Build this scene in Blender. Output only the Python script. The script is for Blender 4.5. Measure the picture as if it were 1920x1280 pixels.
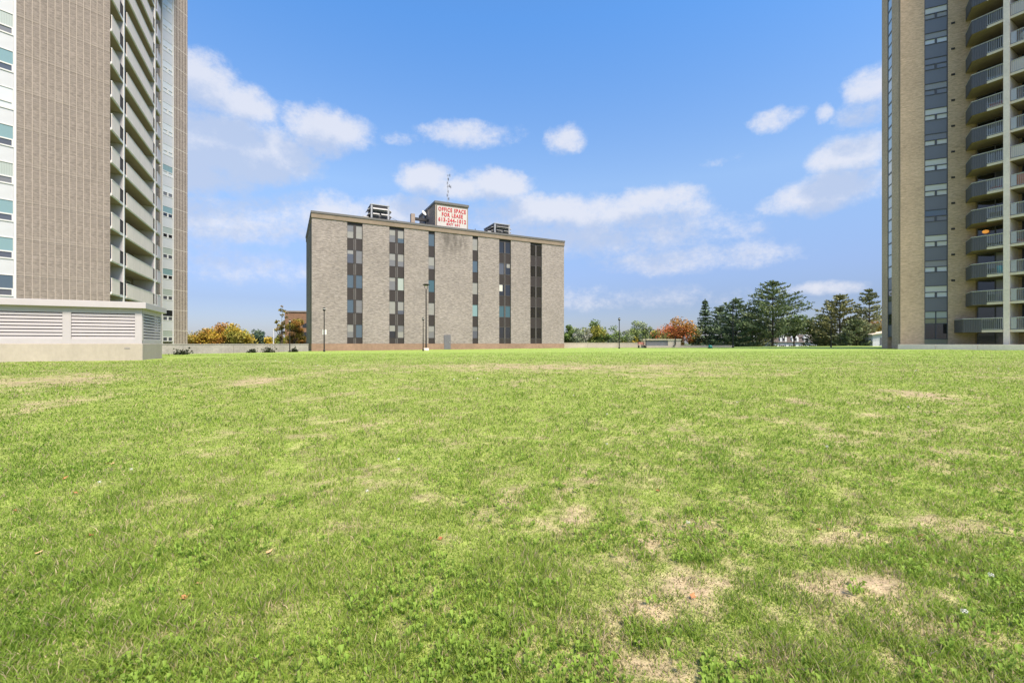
import bpy, math, random
import numpy as np
from mathutils import Vector, Matrix
rad = math.radians
random.seed(7)
S = bpy.context.scene
for o in list(bpy.data.objects): bpy.data.objects.remove(o)
COL = S.collection

# ------------------------------------------------------------------ camera
F, CX, HY, ZC = 853.0, 960.0, 644.0, 1.4      # focal length, centre and horizon of the 1920 px photo, eye height
cam = bpy.data.cameras.new('camera'); cam.lens = 16; cam.sensor_width = 36
cam.shift_y = 4/1920; cam.clip_start = .05; cam.clip_end = 6000
co = bpy.data.objects.new('camera', cam); COL.objects.link(co)
co.location = (0, 0, ZC); co.rotation_euler = (rad(90), 0, 0)
S.camera = co

# ------------------------------------------------------------------ light
SUN_AZ, SUN_EL = 140, 55                      # azimuth clockwise from the view direction
sl = bpy.data.lights.new('sun', 'SUN'); sl.energy = 3.3; sl.angle = rad(20); sl.color = (1, .86, .69)
so = bpy.data.objects.new('sun', sl); COL.objects.link(so)
sd = Vector((math.sin(rad(SUN_AZ))*math.cos(rad(SUN_EL)), math.cos(rad(SUN_AZ))*math.cos(rad(SUN_EL)), math.sin(rad(SUN_EL))))
so.rotation_euler = sd.to_track_quat('Z', 'Y').to_euler()
S.view_settings.view_transform = 'Standard'; S.view_settings.look = 'None'
S.view_settings.exposure = 1.35; S.view_settings.gamma = 1
S.view_settings.use_curve_mapping = False
SKY_STRENGTH = .082

W = bpy.data.worlds.new('World'); S.world = W; W.use_nodes = True
def build_sky():
    nt = W.node_tree; N = nt.nodes; L = nt.links; N.clear()
    # --- a node group: direction -> cloud density
    g = bpy.data.node_groups.new('cloud_field', 'ShaderNodeTree')
    g.interface.new_socket('Dir', in_out='INPUT', socket_type='NodeSocketVector')
    g.interface.new_socket('Density', in_out='OUTPUT', socket_type='NodeSocketFloat')
    gi = g.nodes.new('NodeGroupInput'); go = g.nodes.new('NodeGroupOutput')
    def M(op, a, b=None, c=None, t=g):
        n = t.nodes.new('ShaderNodeMath'); n.operation = op
        for i, v in enumerate((a, b, c)):
            if v is None: continue
            if isinstance(v, (int, float)): n.inputs[i].default_value = v
            else: t.links.new(v, n.inputs[i])
        return n.outputs[0]
    def VM(op, a, b, t=g):
        n = t.nodes.new('ShaderNodeVectorMath'); n.operation = op
        for i, v in enumerate((a, b)):
            if v is None: continue
            if isinstance(v, tuple): n.inputs[i].default_value = v
            else: t.links.new(v, n.inputs[i])
        return n.outputs['Value'] if op in ('LENGTH', 'DOT_PRODUCT') else n.outputs[0]
    def noise(vec, scale, detail, rough, t=g):
        n = t.nodes.new('ShaderNodeTexNoise'); n.inputs['Scale'].default_value = scale
        n.inputs['Detail'].default_value = detail; n.inputs['Roughness'].default_value = rough
        t.links.new(vec, n.inputs['Vector']); return n
    def smooth(v, lo, hi, t=g):
        n = t.nodes.new('ShaderNodeMapRange'); n.interpolation_type = 'SMOOTHSTEP'
        n.inputs[1].default_value = lo; n.inputs[2].default_value = hi
        t.links.new(v, n.inputs[0]); return n.outputs[0]
    d = VM('NORMALIZE', gi.outputs[0], None)
    warp = noise(d, 9, 6, .6)
    wv = VM('MULTIPLY', VM('SUBTRACT', warp.outputs['Color'], (.5, .5, .5)), (.05, .05, .03))
    dw = VM('ADD', d, wv)
    sp = g.nodes.new('ShaderNodeSeparateXYZ'); g.links.new(dw, sp.inputs[0])
    az = M('ARCTAN2', sp.outputs[0], sp.outputs[1])
    el = M('ARCTAN2', sp.outputs[2], M('SQRT', M('ADD', M('MULTIPLY', sp.outputs[0], sp.outputs[0]), M('MULTIPLY', sp.outputs[1], sp.outputs[1]))))
    cb = g.nodes.new('ShaderNodeCombineXYZ'); g.links.new(az, cb.inputs[0]); g.links.new(el, cb.inputs[1])
    p = cb.outputs[0]
    # cumulus seen in the photo, as ellipses of direction: x, y, rx, ry (photo px), weight
    blobs = [(370,155,95,75,1.35),(450,195,85,50,1.2),(400,275,210,85,1.6),(500,285,130,66,1.4),(612,250,98,58,1.3),(330,320,190,60,1.3),
             (440,410,240,56,1.0),(640,405,180,46,.95),(740,262,34,15,.55),(880,254,115,32,.8),(1058,264,48,34,1),
             (795,332,70,38,1.3),(930,345,82,40,1.25),(860,352,80,30,1.1),(760,400,130,42,1.0),
             (1010,402,170,44,1.15),(1160,402,190,44,1.15),(1230,378,96,38,1.2),(1100,440,340,54,.95),
             (1452,228,56,27,.9),(1537,216,16,20,.6),(1590,292,95,46,1.2),(1630,160,66,46,1),(1615,215,66,26,.7),
             (1545,362,122,50,1.35),(1480,380,75,30,1.0),(1300,485,230,36,.72),(1540,541,100,17,.72),(480,500,260,40,.5),(1150,560,300,26,.45),
             (1760,330,150,60,1),(2050,180,130,60,1),(150,300,180,90,1),(-100,200,160,70,1),(1350,300,40,12,.4)]
    field = None
    for (x, y, rx, ry, wgt) in blobs:
        dx = x-CX; h = math.hypot(F, dx); dy = HY-y
        a0, e0 = math.atan2(dx, F), math.atan2(dy, h)
        ra = rx*F/(F*F+dx*dx); re = ry*h/(h*h+dy*dy)
        v = VM('MULTIPLY', VM('SUBTRACT', p, (a0, e0, 0)), (1/ra, 1/re, 0))
        b = M('MULTIPLY_ADD', VM('DOT_PRODUCT', v, v), -wgt, wgt)      # weight at the centre, 0 on the rim
        field = b if field is None else M('SMOOTH_MAX', field, b, .25)
    # clouds outside the frame, thicker than those in view, added as soft fill light
    sp2 = g.nodes.new('ShaderNodeSeparateXYZ'); g.links.new(d, sp2.inputs[0])
    away = smooth(sp2.outputs[1], .62, .35)
    gen = noise(VM('MULTIPLY', d, (1, 1, 2.2)), 2.6, 5, .55).outputs['Fac']
    gen = M('MULTIPLY', M('SUBTRACT', gen, .41), 5.0)
    gen = M('SUBTRACT', gen, M('MULTIPLY', M('SUBTRACT', 1.0, away), 3.0))
    field = M('MAXIMUM', field, gen)
    fb = noise(VM('MULTIPLY', d, (1, 1, 1.5)), 9, 10, .68).outputs['Fac']
    fb2 = noise(VM('MULTIPLY', d, (1, 1, 1.3)), 34, 8, .7).outputs['Fac']
    field = M('ADD', field, M('MULTIPLY', M('SUBTRACT', fb, .5), 2.1))
    field = M('ADD', field, M('MULTIPLY', M('SUBTRACT', fb2, .5), 1.3))
    g.links.new(smooth(field, .0, 1.12), go.inputs[0])
    # --- world
    tc = N.new('ShaderNodeTexCoord')
    sky = N.new('ShaderNodeTexSky'); sky.sky_type = 'NISHITA'; sky.sun_disc = False
    sky.sun_elevation = rad(SUN_EL); sky.sun_rotation = rad(SUN_AZ)
    sky.air_density = 1.0; sky.dust_density = .6; sky.ozone_density = 1.6
    def grp(vec):
        n = N.new('ShaderNodeGroup'); n.node_tree = g; L.new(vec, n.inputs[0]); return n.outputs[0]
    dirv = tc.outputs['Generated']
    dens = grp(dirv)
    up = N.new('ShaderNodeVectorMath'); up.operation = 'ADD'; L.new(dirv, up.inputs[0]); up.inputs[1].default_value = (.012, 0, .05)
    dens_up = grp(up.outputs[0])
    # thicker above = greyer below
    lit = M('SUBTRACT', 1.0, M('MULTIPLY', dens_up, .95, t=nt), t=nt)
    cr = N.new('ShaderNodeMix'); cr.data_type = 'RGBA'
    L.new(lit, cr.inputs[0]); cr.inputs[6].default_value = SKYC['cloud_low']; cr.inputs[7].default_value = SKYC['cloud_high']
    # tint and level of the clear sky
    sep = N.new('ShaderNodeSeparateXYZ'); L.new(dirv, sep.inputs[0])
    ramp = N.new('ShaderNodeValToRGB'); L.new(sep.outputs[2], ramp.inputs[0])
    e = ramp.color_ramp.elements
    for k, (ppos, c) in enumerate(SKYC['ramp']):
        q = e[0] if k == 0 else (e[1] if k == 1 else e.new(ppos)); q.position = ppos; q.color = (*[v/1.5 for v in c], 1)
    tint = N.new('ShaderNodeMix'); tint.data_type = 'RGBA'; tint.blend_type = 'MULTIPLY'; tint.inputs[0].default_value = 1; tint.clamp_result = False
    sc = N.new('ShaderNodeVectorMath'); sc.operation = 'SCALE'; sc.inputs['Scale'].default_value = 1.5; L.new(sky.outputs[0], sc.inputs[0]); L.new(sc.outputs[0], tint.inputs[6]); L.new(ramp.outputs[0], tint.inputs[7])
    mx = N.new('ShaderNodeMix'); mx.data_type = 'RGBA'
    fac = M('MULTIPLY', dens, .82, t=nt)
    L.new(fac, mx.inputs[0]); L.new(tint.outputs[2], mx.inputs[6]); L.new(cr.outputs[2], mx.inputs[7])
    bg = N.new('ShaderNodeBackground'); bg.inputs[1].default_value = SKY_STRENGTH
    L.new(mx.outputs[2], bg.inputs[0])
    out = N.new('ShaderNodeOutputWorld'); L.new(bg.outputs[0], out.inputs[0])
SKYC = dict(cloud_low=(2.5, 2.95, 3.95, 1), cloud_high=(4.05, 4.1, 4.45, 1),
            ramp=[(0, (.41,.43,.59)), (.087, (.44,.45,.61)), (.148, (.6,.6,.75)), (.32, (.98,1.02,1.07)), (.58, (.64,1.08,1.43)), (1, (.6,1.0,1.36))])
build_sky()
W.cycles.sampling_method = 'MANUAL'; W.cycles.sample_map_resolution = 512

# ------------------------------------------------------------------ helpers
def WX(px, d): return (px-CX)/F*d
def ZP(py, d): return ZC+(HY-py)/F*d
def lawn_z(x, y):
    d = np.maximum(np.hypot(x*.5, y), 0)*np.where(np.asarray(y) < 0, .4, 1)
    t = np.clip(d/17, 0, 1)
    z = .58*t*t*(3-2*t)
    z = z+np.clip(x, -60, 60)*.0055*np.clip(np.asarray(y)/45, 0, 1.2)
    return z+.02*np.sin(x*.8+1)*np.cos(y*.6)*t
def LZ(x, y): return float(lawn_z(np.float64(x), np.float64(y)))
def ground_at(px, py):
    lo, hi = .5, 120
    for _ in range(50):
        d = (lo+hi)/2
        if (py-HY)/F*d < ZC-LZ(WX(px, d), d): lo = d
        else: hi = d
    return WX(px, lo), lo, LZ(WX(px, lo), lo)

MATS = {}
def nodes_of(m): return m.node_tree.nodes, m.node_tree.links
def mat(name, col, rough=.8, var=.12, scale=3.0, stretch=(1, 1, 1), bump=0.0, metal=0.0, spec=.3, coat=0, var2=0.0, scale2=.35):
    """base colour broken up by two noises (grain and soft wear)"""
    if name in MATS: return MATS[name]
    m = bpy.data.materials.new(name); m.use_nodes = True; N, L = nodes_of(m)
    b = N['Principled BSDF']; b.inputs['Roughness'].default_value = rough; b.inputs['Metallic'].default_value = metal
    b.inputs['Specular IOR Level'].default_value = spec; b.inputs['Coat Weight'].default_value = coat
    tc = N.new('ShaderNodeTexCoord'); mp = N.new('ShaderNodeMapping'); mp.inputs['Scale'].default_value = stretch
    L.new(tc.outputs['Object'], mp.inputs[0])
    def scaled(prev, sc, amt):
        n = N.new('ShaderNodeTexNoise'); n.inputs['Scale'].default_value = sc; n.inputs['Detail'].default_value = 5
        n.inputs['Roughness'].default_value = .65; L.new(mp.outputs[0], n.inputs['Vector'])
        r = N.new('ShaderNodeMapRange'); r.inputs[1].default_value = .25; r.inputs[2].default_value = .75
        r.inputs[3].default_value = 1-amt; r.inputs[4].default_value = 1+amt; L.new(n.outputs[0], r.inputs[0])
        x = N.new('ShaderNodeMix'); x.data_type = 'RGBA'; x.blend_type = 'MULTIPLY'; x.inputs[0].default_value = 1
        if prev is None: x.inputs[6].default_value = (*col, 1)
        else: L.new(prev, x.inputs[6])
        L.new(r.outputs[0], x.inputs[7]); return x.outputs[2], n.outputs[0]
    c, n1 = scaled(None, scale, var)
    if var2: c, _ = scaled(c, scale2, var2)
    L.new(c, b.inputs['Base Color'])
    if bump:
        bp = N.new('ShaderNodeBump'); bp.inputs['Strength'].default_value = bump; bp.inputs['Distance'].default_value = .02
        L.new(n1, bp.inputs['Height']); L.new(bp.outputs[0], b.inputs['Normal'])
    MATS[name] = m; return m
def brick(name, c1, c2, mortar, bw=.4, rh=.1, ms=.012, wear=.18, streak=.25, stain=None):
    m = bpy.data.materials.new(name); m.use_nodes = True; N, L = nodes_of(m)
    b = N['Principled BSDF']; b.inputs['Roughness'].default_value = .9; b.inputs['Specular IOR Level'].default_value = .15
    tc = N.new('ShaderNodeTexCoord'); sp = N.new('ShaderNodeSeparateXYZ'); L.new(tc.outputs['Object'], sp.inputs[0])
    ad = N.new('ShaderNodeMath'); L.new(sp.outputs[0], ad.inputs[0]); L.new(sp.outputs[1], ad.inputs[1])
    cb = N.new('ShaderNodeCombineXYZ'); L.new(ad.outputs[0], cb.inputs[0]); L.new(sp.outputs[2], cb.inputs[1])
    bt = N.new('ShaderNodeTexBrick'); L.new(cb.outputs[0], bt.inputs['Vector'])
    bt.inputs['Color1'].default_value = (*c1, 1); bt.inputs['Color2'].default_value = (*c2, 1); bt.inputs['Mortar'].default_value = (*mortar, 1)
    bt.inputs['Scale'].default_value = 1; bt.inputs['Brick Width'].default_value = bw; bt.inputs['Row Height'].default_value = rh
    bt.inputs['Mortar Size'].default_value = ms; bt.inputs['Bias'].default_value = -.1
    c = bt.outputs['Color']
    oi = N.new('ShaderNodeObjectInfo'); 
    rnd = N.new('ShaderNodeCombineXYZ'); k1 = N.new('ShaderNodeMath'); k1.operation = 'MULTIPLY'; k1.inputs[1].default_value = 90; L.new(oi.outputs['Random'], k1.inputs[0])
    L.new(k1.outputs[0], rnd.inputs[0]); L.new(k1.outputs[0], rnd.inputs[1])
    offv = N.new('ShaderNodeVectorMath'); L.new(cb.outputs[0], offv.inputs[0]); L.new(rnd.outputs[0], offv.inputs[1])
    for sc, stv, amt in ((1.6, (1, 5, 1), streak), (.22, (1, 1, 1), wear), (5, (1.0, 2.5, 1), streak*.8)):
        mp = N.new('ShaderNodeMapping'); mp.inputs['Scale'].default_value = stv; L.new(offv.outputs[0], mp.inputs[0])
        n = N.new('ShaderNodeTexNoise'); n.inputs['Scale'].default_value = sc; n.inputs['Detail'].default_value = 5; L.new(mp.outputs[0], n.inputs['Vector'])
        r = N.new('ShaderNodeMapRange'); r.inputs[1].default_value = .25; r.inputs[2].default_value = .75
        r.inputs[3].default_value = 1-amt; r.inputs[4].default_value = 1+amt; L.new(n.outputs[0], r.inputs[0])
        x = N.new('ShaderNodeMix'); x.data_type = 'RGBA'; x.blend_type = 'MULTIPLY'; x.inputs[0].default_value = 1
        L.new(c, x.inputs[6]); L.new(r.outputs[0], x.inputs[7]); c = x.outputs[2]
    if stain:                       # (x0, x1, z_top, z_bottom): soot washed down the wall from the parapet, ragged
        n = N.new('ShaderNodeTexNoise'); n.inputs['Scale'].default_value = .9; n.inputs['Detail'].default_value = 6
        mp = N.new('ShaderNodeMapping'); mp.inputs['Scale'].default_value = (1.6, .5, 1); L.new(cb.outputs[0], mp.inputs[0]); L.new(mp.outputs[0], n.inputs['Vector'])
        def rng(v, a, bb):
            r = N.new('ShaderNodeMapRange'); r.interpolation_type = 'SMOOTHSTEP'; r.inputs[1].default_value = a; r.inputs[2].default_value = bb; L.new(v, r.inputs[0]); return r.outputs[0]
        def mul(a, bb):
            k = N.new('ShaderNodeMath'); k.operation = 'MULTIPLY'
            for i, v in enumerate((a, bb)):
                if isinstance(v, float): k.inputs[i].default_value = v
                else: L.new(v, k.inputs[i])
            return k.outputs[0]
        x0, x1, zt, zb = stain
        f = mul(mul(rng(sp.outputs[0], x0, x0+1.5), rng(sp.outputs[0], x1, x1-1.5)), rng(sp.outputs[2], zb, zt))
        f = mul(mul(f, rng(n.outputs[0], .3, .62)), .6)
        x = N.new('ShaderNodeMix'); x.data_type = 'RGBA'; L.new(f, x.inputs[0]); L.new(c, x.inputs[6]); x.inputs[7].default_value = (.06, .055, .05, 1); c = x.outputs[2]
    L.new(c, b.inputs['Base Color'])
    bp = N.new('ShaderNodeBump'); bp.inputs['Strength'].default_value = .5; bp.inputs['Distance'].default_value = .015
    L.new(bt.outputs['Fac'], bp.inputs['Height']); bp.invert = True; L.new(bp.outputs[0], b.inputs['Normal'])
    MATS[name] = m; return m
def glass(name, col, rough=.06, spec=.6, stripes=0):
    m = bpy.data.materials.new(name); m.use_nodes = True; N, L = nodes_of(m)
    b = N['Principled BSDF']; b.inputs['Base Color'].default_value = (*col, 1)
    b.inputs['Roughness'].default_value = rough; b.inputs['Specular IOR Level'].default_value = spec
    tc = N.new('ShaderNodeTexCoord')
    n = N.new('ShaderNodeTexNoise'); n.inputs['Scale'].default_value = .7; L.new(tc.outputs['Object'], n.inputs['Vector'])
    bp = N.new('ShaderNodeBump'); bp.inputs['Strength'].default_value = .06; bp.inputs['Distance'].default_value = .05
    L.new(n.outputs[0], bp.inputs['Height']); L.new(bp.outputs[0], b.inputs['Coat Normal']); b.inputs['Coat Weight'].default_value = .6
    b.inputs['Coat Roughness'].default_value = .02
    if stripes:                      # folds of a curtain / slats of a blind behind the pane
        w = N.new('ShaderNodeTexWave'); w.bands_direction = 'X' if stripes > 0 else 'Z'; w.inputs['Scale'].default_value = abs(stripes); w.inputs['Distortion'].default_value = 1.5
        L.new(tc.outputs['Object'], w.inputs['Vector'])
        x = N.new('ShaderNodeMix'); x.data_type = 'RGBA'; L.new(w.outputs['Fac'], x.inputs[0])
        x.inputs[6].default_value = (*[k*.72 for k in col], 1); x.inputs[7].default_value = (*col, 1); L.new(x.outputs[2], b.inputs['Base Color'])
    MATS[name] = m; return m
def leafmat(name, trans=.35, rough=.6, spec=.2):
    m = bpy.data.materials.new(name); m.use_nodes = True; N, L = nodes_of(m)
    b = N['Principled BSDF']; b.inputs['Roughness'].default_value = rough; b.inputs['Specular IOR Level'].default_value = spec
    a = N.new('ShaderNodeAttribute'); a.attribute_name = 'Col'
    L.new(a.outputs['Color'], b.inputs['Base Color'])
    t = N.new('ShaderNodeBsdfTranslucent'); L.new(a.outputs['Color'], t.inputs['Color'])
    mx = N.new('ShaderNodeMixShader'); mx.inputs[0].default_value = trans
    L.new(b.outputs[0], mx.inputs[1]); L.new(t.outputs[0], mx.inputs[2]); L.new(mx.outputs[0], N['Material Output'].inputs[0])
    MATS[name] = m; return m

class MB:
    """collects shapes, then becomes one mesh"""
    def __init__(s): s.v = []; s.f = []
    def add(s, vs, fs):
        k = len(s.v); s.v += [tuple(p) for p in vs]; s.f += [tuple(i+k for i in q) for q in fs]; return s
    def box(s, x0, x1, y0, y1, z0, z1):
        return s.add([(x0,y0,z0),(x1,y0,z0),(x1,y1,z0),(x0,y1,z0),(x0,y0,z1),(x1,y0,z1),(x1,y1,z1),(x0,y1,z1)],
                     [(0,3,2,1),(4,5,6,7),(0,1,5,4),(1,2,6,5),(2,3,7,6),(3,0,4,7)])
    def frame(s, x0, x1, y0, y1, z0, z1, w):
        s.box(x0, x0+w, y0, y1, z0, z1); s.box(x1-w, x1, y0, y1, z0, z1)
        s.box(x0+w, x1-w, y0, y1, z0, z0+w); return s.box(x0+w, x1-w, y0, y1, z1-w, z1)
    def prism(s, poly, z0, z1):
        a = sum(poly[i][0]*poly[(i+1) % len(poly)][1]-poly[(i+1) % len(poly)][0]*poly[i][1] for i in range(len(poly)))
        if a < 0: poly = poly[::-1]
        n = len(poly)
        return s.add([(x, y, z0) for x, y in poly]+[(x, y, z1) for x, y in poly],
                     [tuple(range(n-1, -1, -1)), tuple(range(n, 2*n))]+[(i, (i+1) % n, n+(i+1) % n, n+i) for i in range(n)])
    def tube(s, a, b, r0, r1=None, n=8):
        r1 = r0 if r1 is None else r1; a, b = Vector(a), Vector(b); d = (b-a).normalized()
        u = d.orthogonal().normalized(); w = d.cross(u)
        vs = [a+(u*math.cos(2*math.pi*i/n)+w*math.sin(2*math.pi*i/n))*r0 for i in range(n)]
        vs += [b+(u*math.cos(2*math.pi*i/n)+w*math.sin(2*math.pi*i/n))*r1 for i in range(n)]
        return s.add(vs, [(i, (i+1) % n, n+(i+1) % n, n+i) for i in range(n)]+[tuple(range(n-1, -1, -1)), tuple(range(n, 2*n))])
    def lathe(s, prof, n=12, cx=0, cy=0):
        vs = [(cx+r*math.cos(2*math.pi*i/n), cy+r*math.sin(2*math.pi*i/n), z) for r, z in prof for i in range(n)]
        fs = [(k*n+i, k*n+(i+1) % n, (k+1)*n+(i+1) % n, (k+1)*n+i) for k in range(len(prof)-1) for i in range(n)]
        return s.add(vs, fs+[tuple(range(n-1, -1, -1)), tuple(range((len(prof)-1)*n, len(prof)*n))])
    def mesh(s, name, m):
        me = bpy.data.meshes.new(name); me.from_pydata(s.v, [], s.f); me.update()
        me.materials.append(m); return me

def tag(o, label=None, cat=None, group=None, kind=None):
    if label: o['label'] = label
    if cat: o['category'] = cat
    if group: o['group'] = group
    if kind: o['kind'] = kind
    return o
def thing(name, loc, label, cat, group=None, rz=0):
    o = bpy.data.objects.new(name, None); COL.objects.link(o); o.location = loc; o.rotation_euler.z = rz
    o.empty_display_size = .2
    return tag(o, label, cat, group)
def obj(name, me, parent=None, loc=(0, 0, 0), rz=0, kind=None):
    o = bpy.data.objects.new(name, me); COL.objects.link(o); o.parent = parent
    o.location = loc; o.rotation_euler.z = rz
    if kind: o['kind'] = kind
    return o
def bevel(o, w=.02):
    b = o.modifiers.new('bevel', 'BEVEL'); b.width = w; b.segments = 2; b.limit_method = 'ANGLE'; return o
class Fr:
    """a facade: x runs along azimuth az, y goes INTO the building, z up"""
    def __init__(s, o, az): s.o = o; s.a = rad(az); s.rz = math.pi/2-s.a; s.d = (math.sin(s.a), math.cos(s.a)); s.n = (math.sin(s.a-math.pi/2), math.cos(s.a-math.pi/2))
    def w(s, x, y=0): return (s.o[0]+s.d[0]*x+s.n[0]*y, s.o[1]+s.d[1]*x+s.n[1]*y)
    def put(s, name, me, th, x=0, y=0, z=0):
        p = s.w(x, y); t = th.location
        return obj(name, me, th, (p[0]-t.x, p[1]-t.y, z-t.z), s.rz)
    def s_at(s, px):
        r = (px-CX)/F; return (s.o[1]*r-s.o[0])/(s.d[0]-s.d[1]*r)

# ------------------------------------------------------------------ materials
brick('stone_office', (.29,.259,.246), (.15,.134,.128), (.305,.276,.264), .34, .095, .014, .1, .2, stain=(17.0, 22.5, 16.6, 12.2))
brick('brick_grey', (.27,.232,.21), (.15,.128,.116), (.235,.207,.19), .22, .075, .01, .08, .17)
brick('brick_tan', (.60,.45,.325), (.43,.32,.23), (.55,.415,.305), .24, .08, .012, .1, .16)
brick('brick_orange', (.27,.15,.09), (.19,.105,.065), (.24,.17,.12), .24, .08, .012)
mat('tan_band', (.215,.172,.135), .85, .12, 1.5, var2=.12)
mat('plinth', (.25,.168,.125), .9, .16, 2.5, var2=.18)
mat('coping', (.12,.118,.12), .5, .12)
mat('joint', (.54,.49,.45), .9, .1)
mat('white_paint', (.56,.565,.575), .5, .05, 2, var2=.06)
mat('pale_blue_panel', (.45,.465,.495), .35, .04, 1.0, var2=.05, spec=.5)
mat('blue_grey_paint', (.50,.475,.52), .7, .06, 1.2, var2=.08)
mat('balcony_concrete', (.68,.60,.575), .85, .09, 6, (1, 1, .35), .15, var2=.1)
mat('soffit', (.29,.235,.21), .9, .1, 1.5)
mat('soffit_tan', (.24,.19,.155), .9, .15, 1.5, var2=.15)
mat('dark_metal', (.035,.035,.04), .5, .1)
mat('brown_panel', (.036,.03,.03), .45, .1, 3, var2=.1)
mat('brown_frame', (.05,.044,.045), .5, .08)
mat('mullion', (.13,.12,.12), .45, .05, metal=.3)
mat('slate_panel', (.135,.14,.165), .28, .06, .8, spec=.55)
mat('slate_frame', (.085,.085,.105), .45, .06)
mat('grey_rail', (.085,.085,.098), .45, .08, 4, spec=.4)
mat('rail_light', (.42,.43,.45), .4, .05, metal=.3)
mat('fin_concrete', (.84,.725,.66), .88, .1, 5, bump=.15, var2=.14)
mat('slab_edge', (.66,.58,.47), .85, .1, 4, var2=.1)
mat('cream_concrete', (.385,.345,.29), .9, .08, 7, (1, 1, .5), .15, var2=.13, scale2=.6)
mat('louver_paint', (.43,.405,.42), .45, .04, 3, var2=.05)
mat('weathered_concrete', (.29,.27,.255), .95, .14, 4, bump=.25, var2=.25, scale2=.5)
mat('pink_concrete', (.50,.43,.38), .95, .1, 4, bump=.2, var2=.16, scale2=.4)
mat('galvanised', (.36,.37,.39), .4, .1, metal=.4)
mat('hood_white', (.46,.46,.46), .5, .06)
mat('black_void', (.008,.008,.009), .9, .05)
mat('sign_white', (.46,.44,.43), .5, .06, 1.0, (1, 1, .3), var2=.05)
mat('sign_red', (.42,.02,.04), .5, .12, 2)
mat('black_post', (.016,.016,.018), .45, .1)
mat('lamp_lens', (.55,.55,.52), .3, .05)
mat('bark', (.10,.08,.065), .95, .3, 8, (1, 1, .3), .4)
mat('bark_dark', (.05,.042,.036), .95, .3, 8, (1, 1, .3), .4)
mat('clapboard', (.64,.67,.69), .7, .04)
mat('shingle', (.10,.085,.08), .95, .25, 6, bump=.3)
mat('roof_gravel', (.22,.21,.2), .95, .2, 6)
mat('teal_plastic', (.01,.17,.15), .4, .1)
mat('faded_red', (.45,.17,.14), .7, .15)
mat('white_plastic', (.78,.78,.77), .4, .03)
mat('blue_plastic', (.05,.30,.48), .4, .05)
mat('orange_cloth', (.50,.17,.09), .9, .15)
glass('glass_dark', (.012,.013,.016)); glass('glass_brown', (.02,.018,.018)); glass('glass_teal', (.04,.09,.115)); glass('glass_blue', (.06,.09,.125))
glass('glass_slate', (.07,.075,.095)); glass('blind_grey', (.14,.14,.15), .3); glass('blind_pale', (.27,.265,.25), .4, stripes=-9); glass('blind_white', (.52,.52,.48), .4)
glass('curtain_green', (.36,.41,.385), .4, stripes=4); glass('curtain_grey', (.26,.255,.25), .4, stripes=5); glass('glass_white', (.50,.53,.55), .2); glass('glass_sea', (.17,.27,.29), .1)
leafmat('leaf', .3); leafmat('needle', .15, .7); leafmat('grass_blade', .5, .55, .25)
M_ = MATS

# ------------------------------------------------------------------ numpy noise
def _h(ix, iy, seed):
    n = (ix.astype(np.int64)*374761393+iy.astype(np.int64)*668265263+seed*1442695041) & 0x7fffffff
    n = ((n ^ (n >> 13))*1274126177) & 0x7fffffff
    return ((n ^ (n >> 16)) & 0xffff)/65535.0
def vnoise(x, y, seed):
    ix = np.floor(x); iy = np.floor(y); fx = x-ix; fy = y-iy; fx = fx*fx*(3-2*fx); fy = fy*fy*(3-2*fy)
    a = _h(ix, iy, seed); b = _h(ix+1, iy, seed); c = _h(ix, iy+1, seed); d = _h(ix+1, iy+1, seed)
    return (a*(1-fx)+b*fx)*(1-fy)+(c*(1-fx)+d*fx)*fy
def fbm(x, y, seed, oct=4):
    t = 0; a = .5; s = 0
    for k in range(oct): t = t+a*vnoise(x*2**k, y*2**k, seed+k); s += a; a *= .55
    return t/s

# ------------------------------------------------------------------ ground
PATCH = []
for (px, py, rx, ry, w) in [(80,713,150,11,2.2),(20,768,75,22,2.2),(490,712,58,9,2.0),(400,848,50,8,.7),(380,858,35,6,.4),(790,800,28,8,.9),(690,690,90,8,.8),(1000,687,200,7,1),(1250,690,200,8,.9),
        (1500,752,24,6,2.2),(1735,743,75,10,2.2),(1485,797,40,12,.8),(1850,812,80,10,.8),(1290,985,110,24,1.2),(1310,1110,130,36,1.5),(1640,1100,130,40,1.6),
        (1420,1245,190,36,1.5),(205,1218,90,24,1.5),(680,806,50,7,.5),(600,828,30,6,.45),(1850,1010,100,30,1.2),(1230,1150,80,28,1.1),(1560,1010,90,18,1.0),(1180,1255,100,26,1.1),
        (1750,1180,140,30,1.1),(1480,880,60,10,.6),(1350,945,70,12,.7),(860,745,30,7,.7),(230,835,50,9,.6),(1850,700,110,7,.6),(560,745,40,6,.5),(1130,760,50,7,.5),(120,1150,40,12,.5),(1080,900,40,9,.5)]:
    X, Y, Z = ground_at(px, py); PATCH.append((X, Y, rx*Y/F, ry*Y*Y/(F*(ZC-Z)), w))
def dryness(x, y):
    """0 green turf .. 1 bare straw: a soft cover of dry ground broken up by ragged tufts"""
    n1 = fbm(x*.55, y*.55, 11); n2 = fbm(x*2.1+5, y*2.1, 23); hf = .55*fbm(x*4.2, y*4.2, 41)+.45*fbm(x*12, y*12, 61, 3)
    right = np.clip((x+.3)/2.2, 0, 1)*np.clip((9.5-y)/6, 0, 1)
    far = np.clip((y-12)/6, 0, 1)*np.clip((24-y)/6, 0, 1)
    cov = .37+(n1-.5)*.7+(n2-.5)*.55+.27*right+.18*far-.15*np.clip((y-26)/8, 0, 1)-.08*np.clip((-x-1)/(y+1), 0, 1)
    for (X, Y, rx, ry, w) in PATCH:
        q = ((x-X)/rx)**2+((y-Y)/ry)**2
        cov = cov+w*.36*np.exp(-q*.9)
    hn = np.clip((hf-.27)/.46, 0, 1)
    return np.clip((np.minimum(cov, 1.15)+hn-.98)*1.2, 0, 1)
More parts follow.
